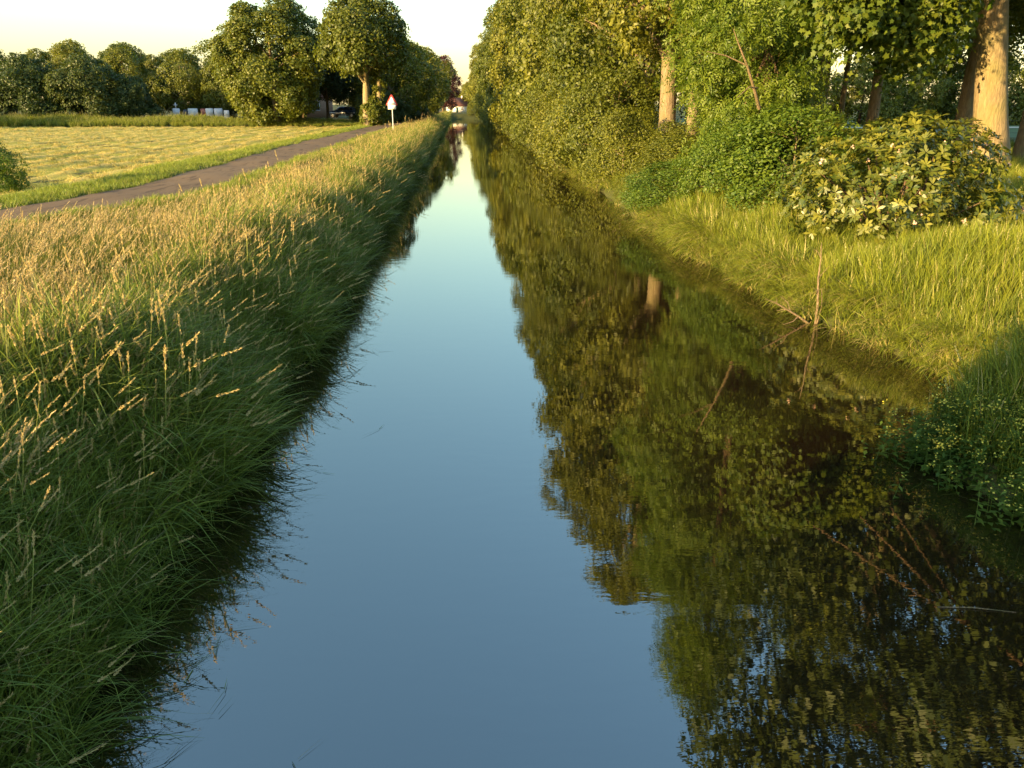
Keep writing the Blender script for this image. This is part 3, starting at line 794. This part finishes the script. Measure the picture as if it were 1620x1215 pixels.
# --- maples and wood on the right
big = tree('maple_tree', 'maple', 18.7, 26.6, 'thick pale sunlit trunk rising out of the frame, right of the broad-leaved shrub', 'tree', None, 0, 1.0)
tree('maple_tree', 'maple_slim', 13.1, 28.8, 'maple with a slender trunk behind the broad-leaved shrub, its leafy sprays hanging over it', 'tree', None, .7, 1.0)
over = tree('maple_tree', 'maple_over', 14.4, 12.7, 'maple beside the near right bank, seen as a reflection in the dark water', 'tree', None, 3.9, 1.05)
tree('bank_tree', 'row_slim', 10.35, 35.2, 'slender bank tree, its lit trunk close beside the first bank tree trunk', 'tree', None, 2.0, 1.0)
bpy.context.view_layer.update()
inv = over.matrix_world.inverted()
def spray(x, y, z, seed, Rr, h_, rz):
    me, _, _ = crown_mesh('hanging_spray', seed, Rr=Rr, z0=0, z1=h_, lobes=16, clumps=20, per=26, size=.125, shape='maple', clump_r=.40, droop=.9, profile='round', lobe=.40, squash=.7, sparse=.12, mat=M['leaf_maple'])
    o = obj('hanging_spray', me, None, over); o.location = inv @ Vector((x, y, z)); o.rotation_euler = (0, 0, rz)
    mb = MB(); q = [np.array(inv @ Vector(p)) for p in ((14.2, 12.9, 9.5), (12.4, 14.8, 8.6), (x + .6, y - .6, z + h_ * .9), (x - .3, y + .2, z + .5))]
    mb.tube(np.array(q), [.04, .03, .018, .006], 7); obj('limb', mb.mesh('limb', True), M['bark_dark'], over)
spray(8.3, 17.4, 5.25, 61, 1.1, 1.6, .4)
spray(9.7, 18.0, 5.0, 62, 1.2, 1.8, 1.9)
spray(10.75, 18.2, 5.35, 63, .65, 1.3, 3.0)
WOOD = 'trees of the wood behind the right bank'
wood = [
    ('wood', 22.6, 34.6, 'dark leaning trunk close to the left of the thick sunlit maple trunk', .9, 1.1),
    ('wood', 20.9, 28.3, 'dark slim trunk close to the right of the thick sunlit maple trunk', 2.0, .8),
    ('wood', 24.4, 46.4, 'trunk lit orange below and black above, standing over the middle of the shrub', 4.2, 1.15),
    ('wood_slim', 23.3, 48.0, 'narrow half-lit trunk just left of the orange trunk over the shrub', 1.0, 1.2),
    ('wood', 21.6, 47.5, 'shaded trunk beside the small red marker', 5.0, 1.0),
    ('wood_slim', 19.6, 46.5, 'dark trunk at the left end of the wood beside the ash leaves', 2.4, 1.3),
    ('wood_slim', 31.3, 48.8, 'thin black stem, left one of a pair in front of the far bushes', 3.0, .9),
    ('wood_slim', 32.4, 49.6, 'thin black stem, right one of a pair in front of the far bushes', .4, .85),
    ('wood', 26.5, 33.5, 'dark trunk at the right edge of the wood near the pale track', 1.5, 1.0),
    ('wood', 17.5, 41.5, 'shaded tree behind the ash, its crown closing the wood', 3.6, 1.05),
    ('wood', 16.5, 52.0, 'tree deep in the wood behind the first bank tree', .1, 1.1),
    ('wood', 30.5, 40.5, 'tree on the outer edge of the wood with a low leafy crown', 2.9, 1.05),
    ('wood', 16.0, 62.0, 'tree deep in the wood behind the third bank tree', 2.2, 1.1),
]
for kd, x, y, lab, rz, sc in wood:
    tree('wood_tree', kd, x, y, lab, 'tree', WOOD, rz, sc)
HB = 'sunlit bushes beyond the right hand pasture'
hb = [(30, 88, .85), (38, 92, .75), (46, 90, .8), (54, 94, .9), (62, 92, .9), (71, 90, 1.0), (80, 94, 1.1), (90, 92, 1.0)]
for i, (x, y, sc) in enumerate(hb):
    tree('field_bush', 'far_dark', x, y, f'{ordn[i]} sunlit bush beyond the pale track, counted from the canal', 'bush', HB, i * 1.3, sc, crown_mat=M['leaf_olive'])

# --- broad-leaved shrub in whorls
def whorl_shrub(x, y):
    r = np.random.default_rng(77)
    t = thing('broad_leaved_shrub', (x, y, gz1(x, y)), 'rounded broad-leaved shrub with pale whorled leaves and a few pinkish blooms on the right bank', 'shrub', None, 0)
    me, LC, LR = crown_mesh('tmp', 40, Rr=1.9, z0=.05, z1=2.15, lobes=30, clumps=4, per=1, profile='dome', rmax=1.08, lobe=.36)
    n = 2300
    L = r.integers(0, len(LC), n)
    D = unit(r.normal(0, 1, (n, 3)) + np.array([0, 0, .35]))
    C = LC[L] + D * (LR[L] * r.uniform(.7, 1.08, n))[:, None]
    C[:, 0] *= 1.1
    ok = C[:, 2] > .05; C, D = C[ok], D[ok]; n = len(C)
    A = unit(D + unit(np.c_[C[:, :2], C[:, 2] * .6]) * .6 + np.array([0, 0, .5]))
    ps, ns, us, ts = [], [], [], []
    tb = np.clip(r.normal(.4, .3, n), 0, 1)
    B1 = unit(np.cross(A, r.normal(0, 1, (n, 3)))); B2 = np.cross(A, B1)
    for q in range(8):
        th = q * 2 * math.pi / 8 + r.uniform(0, .6, n)
        s = B1 * np.cos(th)[:, None] + B2 * np.sin(th)[:, None]
        U = unit(s + A * r.uniform(.0, 1.2, n)[:, None] + r.normal(0, .22, (n, 3)))
        ps.append(C + U * .01); us.append(U); ns.append(unit(A - s * .4)); ts.append(np.clip(tb + r.normal(0, .15, n), 0, 1))
    V, F, tt = leaf_arrays(np.concatenate(ps), np.concatenate(ns), np.concatenate(us), .135 * r.uniform(.5, 1.25, 8 * n), 'broad', np.concatenate(ts))
    obj('foliage', mesh_np('foliage', V, [F], dict(tint=tt)), M['leaf_rhodo'], t)
    mb = MB()
    for i in range(len(LC)):
        p = LC[i] * np.array([1.1, 1, 1]); b = np.array([p[0] * .25, p[1] * .25, -.1])
        mb.tube(np.array([b, (b + p) / 2 + r.normal(0, .12, 3), p]), [.035, .025, .012], 6)
    obj('stems', mb.mesh('stems', True), M['bark_dark'], t)
    sel = r.permutation(np.where((C[:, 1] < .4))[0])[:26]
    for q in sel:
        P = C[q] + A[q] * .05 + r.normal(0, .012, (10, 3))
        V, F, tt = leaf_arrays(P, unit(r.normal(0, 1, (10, 3))), r.normal(0, 1, (10, 3)), .05, 'clump', r.uniform(size=10))
        obj('flower', mesh_np('flower', V, [F]), M['petal_pale'], t)
whorl_shrub(9.15, 15.7)

# low green growth between the ash and the shrub
tree('low_shrub', 'shrub', 8.9, 20.6, 'bright green bush between the ash and the broad-leaved shrub', 'bush', None, 1.1, (.95, .85, .60), crown_mat=M['leaf_bright'])
tree('low_shrub', 'shrub', 7.7, 22.2, 'low bright green bush at the foot of the ash by the water', 'bush', None, 2.1, .55, crown_mat=M['leaf_bright'])

tree('low_shrub', 'shrub', 7.9, 27.6, 'low olive bush at the foot of the lit trunks, nearer the water', 'bush', None, .3, (.8, .8, .42))
tree('low_shrub', 'shrub', 9.2, 31.5, 'low olive bush right in front of the first bank tree trunk', 'bush', None, 2.3, (.9, .8, .46))
tree('low_shrub', 'shrub', 6.9, 24.6, 'small bright bush overhanging the right waterline left of the ash', 'bush', None, 4.3, (.6, .7, .34), crown_mat=M['leaf_bright'])
# --- left side
tree('round_tree', 'round', -22.3, 99.5, 'large round-crowned broadleaf tree at the end of the mown field', 'tree', None, 2.3, (.98, .98, .87))
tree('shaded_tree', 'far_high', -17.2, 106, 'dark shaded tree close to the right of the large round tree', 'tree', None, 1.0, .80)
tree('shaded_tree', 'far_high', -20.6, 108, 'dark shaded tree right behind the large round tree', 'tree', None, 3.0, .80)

iv = tree('ivy_clad_tree', 'ivy', -10.5, 92, 'tall loose-crowned roadside tree with two sunlit trunks wrapped in ivy', 'tree', None, 1.2, 1.0)
mb = MB(); r0 = np.random.default_rng(3)
s = np.linspace(0, 1, 9)
mb.tube(np.c_[1.2 + .25 * np.sin(s * 3), .2 + 0 * s, -.2 + s * 9.5], np.linspace(.36, .10, 9), 9, wob=.05, rng=r0)
o2 = obj('trunk', mb.mesh('second_trunk', True), M['bark_lit'], iv); o2.rotation_euler = (0, 0, -1.2)
me, _, _ = crown_mesh('ivy_leaves', 91, Rr=1.25, z0=.1, z1=3.0, lobes=14, clumps=30, per=14, size=.2, shape='clump', clump_r=.45, profile='dome', mat=M['leaf_green'])
o3 = obj('ivy', me, None, iv); o3.location = (.3, -.4, 0)
me, _, _ = crown_mesh('ivy_leaves_high', 92, Rr=.62, z0=1.5, z1=7.0, lobes=16, clumps=14, per=12, size=.2, shape='clump', clump_r=.3, profile='column', mat=M['leaf_green'], sparse=.3)
o4 = obj('ivy', me, None, iv); o4.rotation_euler = (0, 0, -1.2); o4.location = (math.cos(-1.2) * 1.3, math.sin(-1.2) * 1.3, 0)

RL = 'trees along the left side of the road'
lt = [('far_round', -9.6, 112, 'bushy roadside tree right behind the warning sign', 2.0, 1.0),
      ('far_tall', -13.5, 116, 'tall roadside tree partly hidden behind the ivy-clad tree', .5, 1.05),
      ('far_round', -8.6, 135, 'roadside tree between the warning sign and the copper beech, nearer one', 4.0, .98),
      ('far_round', -7.6, 165, 'roadside tree between the warning sign and the copper beech, farther one', 1.0, 1.05),
      ('far_loose', -6.9, 195, 'green roadside tree just left of the copper beech', 5.0, 1.0)]
for kd, x, y, lab, rz, sc in lt: tree('roadside_tree', kd, x, y, lab, 'tree', RL, rz, sc)
tree('copper_beech', 'copper', -4.9, 232, 'dark red copper beech by the far end of the canal', 'tree', None, 0, 1.05)
hd = [(-7.0, 105, .34), (-9.5, 103.5, .5), (-12.3, 119, .55), (-6.4, 118, .36), (-6.0, 140, .4), (-5.6, 170, .45)]
hl = ['dark evergreen bush behind the pole of the warning sign', 'dark bush beside the ivy-clad trunks, left of the warning sign', 'dark bush behind the parked car', 'dark bush at the road edge beyond the warning sign', 'low bush by the far road, before the copper beech', 'low bush farthest along the road, under the copper beech']
for (x, y, sc), lab in zip(hd, hl): tree('roadside_bush', 'far_dark', x - 1.2, y, lab, 'bush', 'bushes along the left road', x, sc)

TL = 'trees of the wood edge beyond the mown field'
tl_ = [('far_round', -70, 112, 0.76), ('far_tall', -64.5, 118, 0.67), ('far_round', -59, 120, 0.74), ('far_tall', -53.5, 117, 0.69), ('far_round', -48.8, 122, 0.80), ('far_round', -45, 124, 0.70),
       ('far_round', -39.5, 119, 0.74), ('far_tall', -43.0, 127, 0.69), ('far_round', -35.2, 124, 0.69), ('far_tall', -31.6, 121, 0.67), ('far_tall', -28.2, 124, 0.76), ('far_round', -26.0, 116, 0.69), ('far_round', -77, 118, 0.80), ('far_tall', -56.5, 124, 0.76), ('far_loose', -37.5, 128, 0.84), ('far_loose', -62, 111, .62), ('far_tall', -33.5, 117, .56), ('far_tall', -46.5, 117, .66), ('far_tall', -50.5, 129, 0.76)]
for i, (kd, x, y, sc) in enumerate(tl_):
    nm = sorted(range(len(tl_)), key=lambda q: -tl_[q][1] / tl_[q][2] * 1.0)
    order = sorted(range(len(tl_)), key=lambda q: tl_[q][1] / tl_[q][2])
    j = order.index(i)
    tree('field_edge_tree', kd, x, y, f'{ordn[j]} tree of the wood edge beyond the mown field, counted from its outer end', 'tree', TL, i * 2.1, sc)
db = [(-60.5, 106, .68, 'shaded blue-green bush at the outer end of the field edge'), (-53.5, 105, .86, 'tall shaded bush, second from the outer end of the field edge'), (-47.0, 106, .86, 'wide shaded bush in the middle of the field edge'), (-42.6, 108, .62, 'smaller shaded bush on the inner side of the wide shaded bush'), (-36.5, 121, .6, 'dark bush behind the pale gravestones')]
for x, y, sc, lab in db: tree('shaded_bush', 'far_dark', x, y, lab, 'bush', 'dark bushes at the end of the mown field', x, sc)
tree('sunlit_bush', 'far_dark', -61.5, 101.5, 'yellow-green sunlit bush at the outer corner of the mown field', 'bush', None, 0, .5, crown_mat=M['leaf_maple'])
tree('field_bush', 'shrub', -14.3, 24.6, 'small green bush alone beside the road in the mown field', 'bush', None, .5, .40, crown_mat=M['leaf_bright'])

# trees outside the view whose evening shade falls on the field edge and the near banks
SHD = 'trees standing outside the view to the west'
sh = [('row_c', -84, 74, .62), ('row_c', -92, 82, .6), ('row_c', -100, 70, .75), ('row_c', -78, 58, .45), ('far_round', -16, -14.6, 1.05), ('far_round', -10, -8.2, .62), ('far_dark', -12.5, -2.0, .32)]
for i, (kd, x, y, sc) in enumerate(sh):
    tree('shade_tree', kd, x, y, 'leafy tree west of the view that throws evening shade over the grass', 'tree', SHD, i, sc)

# ------------------------------------------------------------------ warning sign
sg = thing('warning_sign', (-6.35, 76, gz1(-6.35, 76)), 'triangular red-bordered warning sign with a white plate below on a pale pole', 'road sign', None, R(-6))
mb = MB(); mb.tube(np.array([[0, 0, -.3], [0.01, 0, 1.4], [.02, 0, 2.9]]), .045, 10)
obj('pole', mb.mesh('pole', True), plain_mat('galvanised_pole', (.62, .58, .52), .45, .5), sg)
def tri(r_, cz, corner=.07):
    pts = []
    for a in (90, 210, 330):
        c = np.array([math.cos(R(a)), math.sin(R(a))]) * (r_ - corner)
        for b in (-50, -25, 0, 25, 50):
            pts.append((c[0] + corner * math.cos(R(a + b)), cz + c[1] + corner * math.sin(R(a + b))))
    return pts[::1]
mb = MB(); mb.prism(tri(.60, 2.52), -.075, -.055); obj('red_border', mb.mesh('red_border'), plain_mat('sign_red', (.62, .05, .035), .4, .5), sg)
mb = MB(); mb.prism(tri(.42, 2.50, .04), -.081, -.0755); obj('white_field', mb.mesh('white_field'), plain_mat('sign_white', (.82, .80, .74), .4, .5), sg)
mb = MB()
mb.prism([(-.20, 2.335), (.20, 2.335), (.20, 2.365), (.07, 2.37), (.04, 2.44), (.02, 2.37), (-.03, 2.37), (-.06, 2.43), (-.09, 2.365), (-.20, 2.365)][::-1], -.085, -.0815)
obj('symbol', mb.mesh('symbol'), plain_mat('sign_black', (.03, .035, .03), .5), sg)
mb = MB(); mb.box((0, -.066, 2.03), (.74, .02, .40)); obj('lower_plate', mb.mesh('lower_plate'), plain_mat('plate_white', (.82, .80, .74), .4, .5), sg)

# ------------------------------------------------------------------ parked car (nose to -x)
def car(x, y, z, rz):
    t = thing('parked_car', (x, y, z), 'dark blue hatchback car parked behind the weeds between the trees', 'car', None, rz)
    side = [(-2.12, .42), (-2.16, .62), (-2.05, .80), (-1.55, .90), (-1.05, .97), (1.55, .99), (1.98, .93), (2.08, .70), (2.06, .40), (1.70, .26), (-1.80, .26)]
    W = .86
    mb = MB()
    n = len(side); V = []
    for yy, s_ in ((-W, .97), (-W * .93, 1.0), (W * .93, 1.0), (W, .97)):
        for px, pz in side: V.append((px * (.985 if abs(yy) == W else 1), yy, (pz - .6) * s_ + .6))
    F = []
    for q in range(3):
        for i in range(n):
            j = (i + 1) % n; F.append((q * n + i, q * n + j, (q + 1) * n + j, (q + 1) * n + i))
    F += [tuple(range(n - 1, -1, -1)), tuple(range(3 * n, 4 * n))]
    mb.add(V, F)
    k = NT('car_paint'); f = k.noise(30, 2, .5, k.coords()); k.base(k.mix(f, (.018, .032, .065), (.026, .042, .080))); k.rough(.25, .6); k.p.inputs["Coat Weight"].default_value = .8
    paint = k.m
    obj('body', mb.mesh('body', False), paint, t)
    roof = [(-1.08, .96), (-.42, 1.40), (.0, 1.46), (.95, 1.45), (1.50, 1.30), (1.86, .96)]
    def cab(pts, w0, w1, name, mat):
        mb = MB(); m = len(pts); V = []
        for sgn in (-1, 1):
            for px, pz in pts:
                ww = w0 + (w1 - w0) * np.clip((pz - .96) / .5, 0, 1); V.append((px, sgn * ww, pz))
        F = [tuple(range(m)), tuple(range(2 * m - 1, m - 1, -1))] + [(i + m, (i + 1) % m + m, (i + 1) % m, i) for i in range(m)]
        mb.add(V, F); return obj(name, mb.mesh(name), mat, t)
    glass = plain_mat('car_glass', (.02, .025, .03), .06, .8)
    cab(roof, .80, .62, 'cabin', paint)
    for sgn in (-1, 1):
        for pts in ([(-.82, 1.0), (-.34, 1.36), (.12, 1.39), (.12, 1.0)], [(.20, 1.0), (.20, 1.39), (.92, 1.38), (1.36, 1.25), (1.55, 1.0)]):
            V = []
            for px, pz in pts: V.append((px, sgn * (.803 - .18 * (pz - .96) / .5 + .004), pz))
            mb = MB(); mb.add(V, [tuple(range(len(V)))]); obj('window', mb.mesh('window'), glass, t)
    mb = MB(); mb.add([(-1.045, -.70, 1.0), (-1.045, .70, 1.0), (-.455, .56, 1.385), (-.455, -.56, 1.385)], [(0, 1, 2, 3)]); o = obj('windscreen', mb.mesh('windscreen'), glass, t); o.location.x = -.012
    tyre, rim = plain_mat('tyre', (.02, .02, .02), .8), plain_mat('rim', (.45, .45, .46), .3, .6, metal=.7)
    for wx_ in (-1.33, 1.30):
        for sgn in (-1, 1):
            mb = MB(); mb.tube(np.array([[wx_, sgn * .68, .31], [wx_, sgn * .70, .31], [wx_, sgn * .86, .31], [wx_, sgn * .88, .31]]), [.27, .31, .31, .27], 20); o = obj('wheel', mb.mesh('wheel', True), tyre, t)
            mb = MB(); mb.tube(np.array([[wx_, sgn * .86, .31], [wx_, sgn * .892, .31]]), [.20, .17], 14); obj('rim', mb.mesh('rim'), rim, o)
    for sgn in (-1, 1):
        mb = MB(); mb.box((-2.07, sgn * .62, .70), (.12, .34, .13)); obj('headlight', mb.mesh('headlight'), plain_mat('lamp_glass', (.6, .6, .6), .1, .6), t)
        mb = MB(); mb.box((2.03, sgn * .66, .76), (.10, .22, .22)); obj('tail_light', mb.mesh('tail_light'), plain_mat('tail_glass', (.35, .02, .02), .2, .6), t)
        mb = MB(); mb.box((-.72, sgn * .92, 1.02), (.12, .16, .12)); obj('wing_mirror', mb.mesh('wing_mirror'), paint, t)
car(-15.9, 111.5, 1.86, R(-8))

# ------------------------------------------------------------------ houses
def brick_mat(name, a, b):
    k = NT(name)
    bt = k.n("ShaderNodeTexBrick"); bt.inputs["Scale"].default_value = 5
    bt.inputs["Color1"].default_value = (*a, 1); bt.inputs["Color2"].default_value = (*b, 1); bt.inputs["Mortar"].default_value = (.42, .38, .33, 1)
    bt.inputs["Mortar Size"].default_value = .012
    tc = k.n("ShaderNodeTexCoord"); sx = k.n("ShaderNodeSeparateXYZ"); cx_ = k.n("ShaderNodeCombineXYZ")
    k.l(tc.outputs["Object"], sx.inputs[0]); k.l(k.math('ADD', sx.outputs[0], sx.outputs[1]), cx_.inputs[0]); k.l(sx.outputs[2], cx_.inputs[1])
    k.l(cx_.outputs[0], bt.inputs["Vector"]); k.base(bt.outputs[0]); k.rough(.9, .1)
    return k.m
tile = plain_mat('roof_tiles', (.16, .07, .045), .8, .2, .3, 6)
frame_m = plain_mat('window_frame_white', (.75, .73, .68), .5)
pane_m = plain_mat('window_glass', (.03, .035, .04), .05, .8)
def house(name, x, y, z, rz, L, D, Hw, Hr, wall_m, label, wins, door=None):
    t = thing(name, (x, y, z), label, 'house', None, rz)
    mb = MB()
    prof = [(-D / 2, -.4), (D / 2, -.4), (D / 2, Hw), (0, Hw + Hr), (-D / 2, Hw)]
    V = [(-L / 2, a, b) for a, b in prof] + [(L / 2, a, b) for a, b in prof]
    mb.add(V, [(4, 3, 2, 1, 0), (5, 6, 7, 8, 9)] + [(i, (i + 1) % 5, (i + 1) % 5 + 5, i + 5) for i in range(5)])
    obj('wall', mb.mesh('wall'), wall_m, t)
    mb = MB()
    e = .35; sl = Hr / (D / 2)
    for sgn in (-1, 1):
        y0, z0_ = sgn * (D / 2 + e), Hw - e * sl
        a = [(-L / 2 - e, y0, z0_ + .03), (L / 2 + e, y0, z0_ + .03), (L / 2 + e, 0, Hw + Hr + .03), (-L / 2 - e, 0, Hw + Hr + .03)]
        b = [(p, q, r_ + .16) for p, q, r_ in a]
        mb.add(a + b, [(0, 1, 2, 3), (7, 6, 5, 4), (0, 4, 5, 1), (1, 5, 6, 2), (2, 6, 7, 3), (3, 7, 4, 0)])
    rf = obj('roof', mb.mesh('roof'), tile, t)
    mb = MB(); mb.box((L * .28, 0, Hw + Hr + .35), (.6, .6, 1.1)); obj('chimney', mb.mesh('chimney'), wall_m, rf)
    for wx_, wz, ww, wh in wins:
        mb = MB(); yf = -D / 2
        for c, d in (((wx_, yf - .02, wz + wh / 2), (ww + .12, .1, .08)), ((wx_, yf - .02, wz - wh / 2), (ww + .12, .1, .08)), ((wx_ - ww / 2, yf - .02, wz), (.08, .098, wh - .08)), ((wx_ + ww / 2, yf - .02, wz), (.08, .098, wh - .08)), ((wx_, yf - .02, wz), (.06, .09, wh - .08))): mb.box(c, d)
        wnd = obj('window', mb.mesh('window'), frame_m, t)
        mb = MB(); mb.box((wx_, yf - .012, wz), (ww - .08, .03, wh - .08)); obj('pane', mb.mesh('pane'), pane_m, wnd)
    if door is not None:
        mb = MB(); mb.box((door, -D / 2 - .02, 1.05), (.95, .08, 2.1)); d = obj('door', mb.mesh('door'), plain_mat('door_green', (.03, .07, .05), .4), t)
        mb = MB(); mb.box((door + .36, -D / 2 - .08, 1.05), (.12, .05, .03)); obj('handle', mb.mesh('handle'), frame_m, d)
house('brick_house', -27.0, 131, 1.8, R(8), 13, 8, 3.0, 3.6, brick_mat('pinkish_brick', (.42, .23, .15), (.50, .30, .20)), 'low pinkish brick house half hidden behind the large round tree', [(-4, 1.6, 1.4, 1.4), (-1.2, 1.6, 1.4, 1.4), (3.8, 1.6, 1.6, 1.4)], 1.4)
house('white_house', -1.2, 262, 1.2, R(4), 9, 7, 2.8, 3.2, plain_mat('white_render', (.75, .70, .62), .8), 'small white-walled house far off at the end of the canal', [(-2.6, 1.5, 1.2, 1.3), (2.4, 1.5, 1.2, 1.3)], 0)

# street lamp and marker by the far road
lp = thing('street_lamp', (-6.6, 150, gz1(-6.6, 150)), 'pale curved street lamp by the far road left of the copper beech', 'street lamp')
mb = MB(); a = np.linspace(0, math.pi * .55, 7)
mb.tube(np.concatenate([[[0, 0, -.2], [0, 0, 2], [0, 0, 3.6]], np.c_[-.9 + .9 * np.cos(a), 0 * a, 3.7 + .9 * np.sin(a)]]), .07, 8)
obj('pole', mb.mesh('pole', True), plain_mat('lamp_pole', (.45, .50, .46), .5), lp)
mb = MB(); mb.box((-1.25, 0, 4.55), (.7, .22, .12), 0, (.8, .8)); obj('lamp_head', mb.mesh('lamp_head'), plain_mat('lamp_head', (.6, .62, .58), .5), lp)
bpy.data.objects['white_house'].scale = (.72, .72, .72)
mk = thing('marker_post', (-6.8, 160, gz1(-6.8, 160)), 'small white marker post at the bend of the far road', 'post')
mb = MB(); mb.box((0, 0, .55), (.34, .2, 1.1), 0, (.9, .9)); obj('post', mb.mesh('post'), frame_m, mk)
mb = MB(); mb.box((0, 0, 1.16), (.40, .26, .1)); obj('cap', mb.mesh('cap'), frame_m, mk)
rm = thing('marker_post', (21.2, 47.0, gz1(21.2, 47)), 'small red marker among the dark trunks behind the broad-leaved shrub', 'post')
mb = MB(); mb.tube(np.array([[0, 0, -.2], [0, 0, 1.35]]), .05, 8); obj('post', mb.mesh('post'), M['bark_dark'], rm)
mb = MB(); mb.box((0, -.06, 1.35), (.26, .05, .62)); obj('board', mb.mesh('board'), plain_mat('red_board', (.60, .06, .02), .5), rm)

# gravestones
def stone(x, y, w_, h_, c, lab, cross=False, round_=False):
    t = thing('gravestone', (x, y, gz1(x, y) + .1), lab, 'gravestone', 'gravestones beyond the mown field', R(rng.uniform(10, 30)))
    mb = MB()
    if round_:
        a = np.linspace(0, math.pi, 9); pts = [(w_ / 2 * math.cos(q), h_ - w_ / 2 + w_ / 2 * math.sin(q)) for q in a] + [(-w_ / 2, .15), (w_ / 2, .15)]
    else: pts = [(w_ / 2, h_ - .06), (w_ / 2 - .08, h_), (-w_ / 2 + .08, h_), (-w_ / 2, h_ - .06), (-w_ / 2, .15), (w_ / 2, .15)]
    mb.prism(pts, -.09, .09)
    mt = plain_mat('stone', c, .55, .4, .15, 5)
    obj('slab', mb.mesh('slab'), mt, t)
    mb = MB(); mb.box((0, 0, .02), (w_ + .25, .45, .3)); obj('plinth', mb.mesh('plinth'), mt, t)
    if cross:
        mb = MB(); mb.box((0, 0, h_ + .35), (.14, .14, .74)); mb.box((0, 0, h_ + .42), (.46, .136, .13)); obj('cross', mb.mesh('cross'), mt, t)
# pale stones in a row
stone(-38.6, 112.5, .9, 1.35, (.62, .58, .55), 'pale gravestone topped with a cross, first of the row of gravestones', True)
stone(-37.5, 112.8, .7, 1.25, (.06, .06, .06), 'black gravestone beside the one with a cross', False, True)
stone(-36.3, 112.2, 1.25, 1.35, (.58, .56, .52), 'wide white gravestone in the middle of the row of gravestones')
stone(-35.0, 112.6, .8, 1.3, (.30, .09, .06), 'reddish brown gravestone between two pale ones')
stone(-34.1, 112.2, .95, 1.35, (.58, .56, .52), 'white gravestone on the inner side of the reddish brown one')
stone(-33.0, 112.5, 1.1, 1.35, (.50, .50, .51), 'light grey gravestone near the crown of the round tree')
stone(-31.9, 112.4, .7, 1.1, (.56, .54, .50), 'white gravestone last in the row, at the edge of the round tree')

# ------------------------------------------------------------------ dead branch standing in the water edge
dbm = MB()
dbm.tube(np.array([[0, 0, -.3], [.0, .02, .35], [-.05, .03, .8], [-.07, 0, 1.15], [-.10, 0, 1.42]]), [.021, .022, .017, .012, .004], 7, wob=.14, rng=np.random.default_rng(2))
dbm.tube(np.array([[.02, .02, -.1], [-.30, .06, .12], [-.72, .05, .36], [-.95, .0, .46]]), [.024, .020, .013, .004], 7, wob=.14, rng=np.random.default_rng(3))
for a_, b_ in (((-.05, .03, .8), (.10, .0, 1.02)), ((-.07, 0, 1.15), (-.2, .03, 1.3)), ((-.72, .05, .36), (-.8, -.05, .5)), ((-.02, .02, .5), (-.16, -.03, .66)), ((-.5, .05, .24), (-.66, .16, .2))):
    a_, b_ = np.array(a_), np.array(b_)
    dbm.tube(np.array([a_, (a_ + b_) / 2 + np.array([.015, 0, .02]), b_]), [.008, .006, .002], 5)
dbm.tube(np.array([[.02, .0, .0], [.09, .05, .3], [.05, .06, .62]]), [.018, .013, .005], 6)
dbm.tube(np.array([[-.30, .06, .12], [-.42, -.02, .05], [-.62, -.1, .02]]), [.014, .01, .004], 5)
dbm.tube(np.array([[-.45, .06, .2], [-.5, .1, .36], [-.62, .16, .46]]), [.010, .008, .003], 5)
o = obj('dead_branch', dbm.mesh('dead_branch', True), M['deadwood'])
o.location = (6.12, 12.45, 0)
tag(o, 'bare dead branch standing up out of the water at the right bank', 'branch')
fl = MB(); fl.tube(np.array([[0, 0, 0], [.25, -.03, .006], [.55, -.10, .0]]), [.004, .005, .003], 5)
o = obj('floating_twig', fl.mesh('floating_twig', True), M['deadwood']); o.location = (3.55, 4.62, .004)
tag(o, 'thin pale twig floating on the dark water near the right side', 'twig')

# yellow flowering plants at the near right edge
def flower_clump(x, y, lab, seed, n, spread):
    r = np.random.default_rng(seed)
    t = thing('flowering_plant', (x, y, 0.0), lab, 'plant', 'yellow flowering plants at the near right water edge')
    Vs, Fs, ts, fv = [], [], [], []
    base = 0
    for _ in range(n):
        dx, dy = r.normal(0, spread[0]), r.normal(0, spread[1])
        V, F, A = herb(1, (.24, .5), r, leaf=.095, flowers=0)
        off = np.array([dx, dy, max(0.0, gz1(x + dx, y + dy)) * .8])
        Vs.append(V + off); Fs.append(F + base); base += len(V); ts.append(A['tint'])
        fv.append(V[-2] + off)
    obj('leaves', mesh_np('leaves', np.concatenate(Vs), [np.concatenate(Fs)], dict(tint=np.concatenate(ts))), M['leaf_herb'], t)
    fv = np.array(fv); ci = np.repeat(np.arange(len(fv))[::2], 8)
    P = fv[ci] + r.normal(0, 1, (len(ci), 3)) * np.array([.032, .032, .022])
    V, F, tt = leaf_arrays(P, unit(r.normal(0, .6, (len(ci), 3)) + np.array([0, 0, 1.])), r.normal(0, 1, (len(ci), 3)), .023, 'clump', r.uniform(size=len(ci)))
    obj('flowers', mesh_np('flowers', V, [F]), M['petal'], t)
flower_clump(5.5, 7.0, 'clump of yellow-flowered plants on the tip of the near right bank', 1, 620, (.40, .30))
flower_clump(5.75, 6.0, 'clump of yellow-flowered plants nearer than the tip, at the right water edge', 2, 700, (.40, .40))
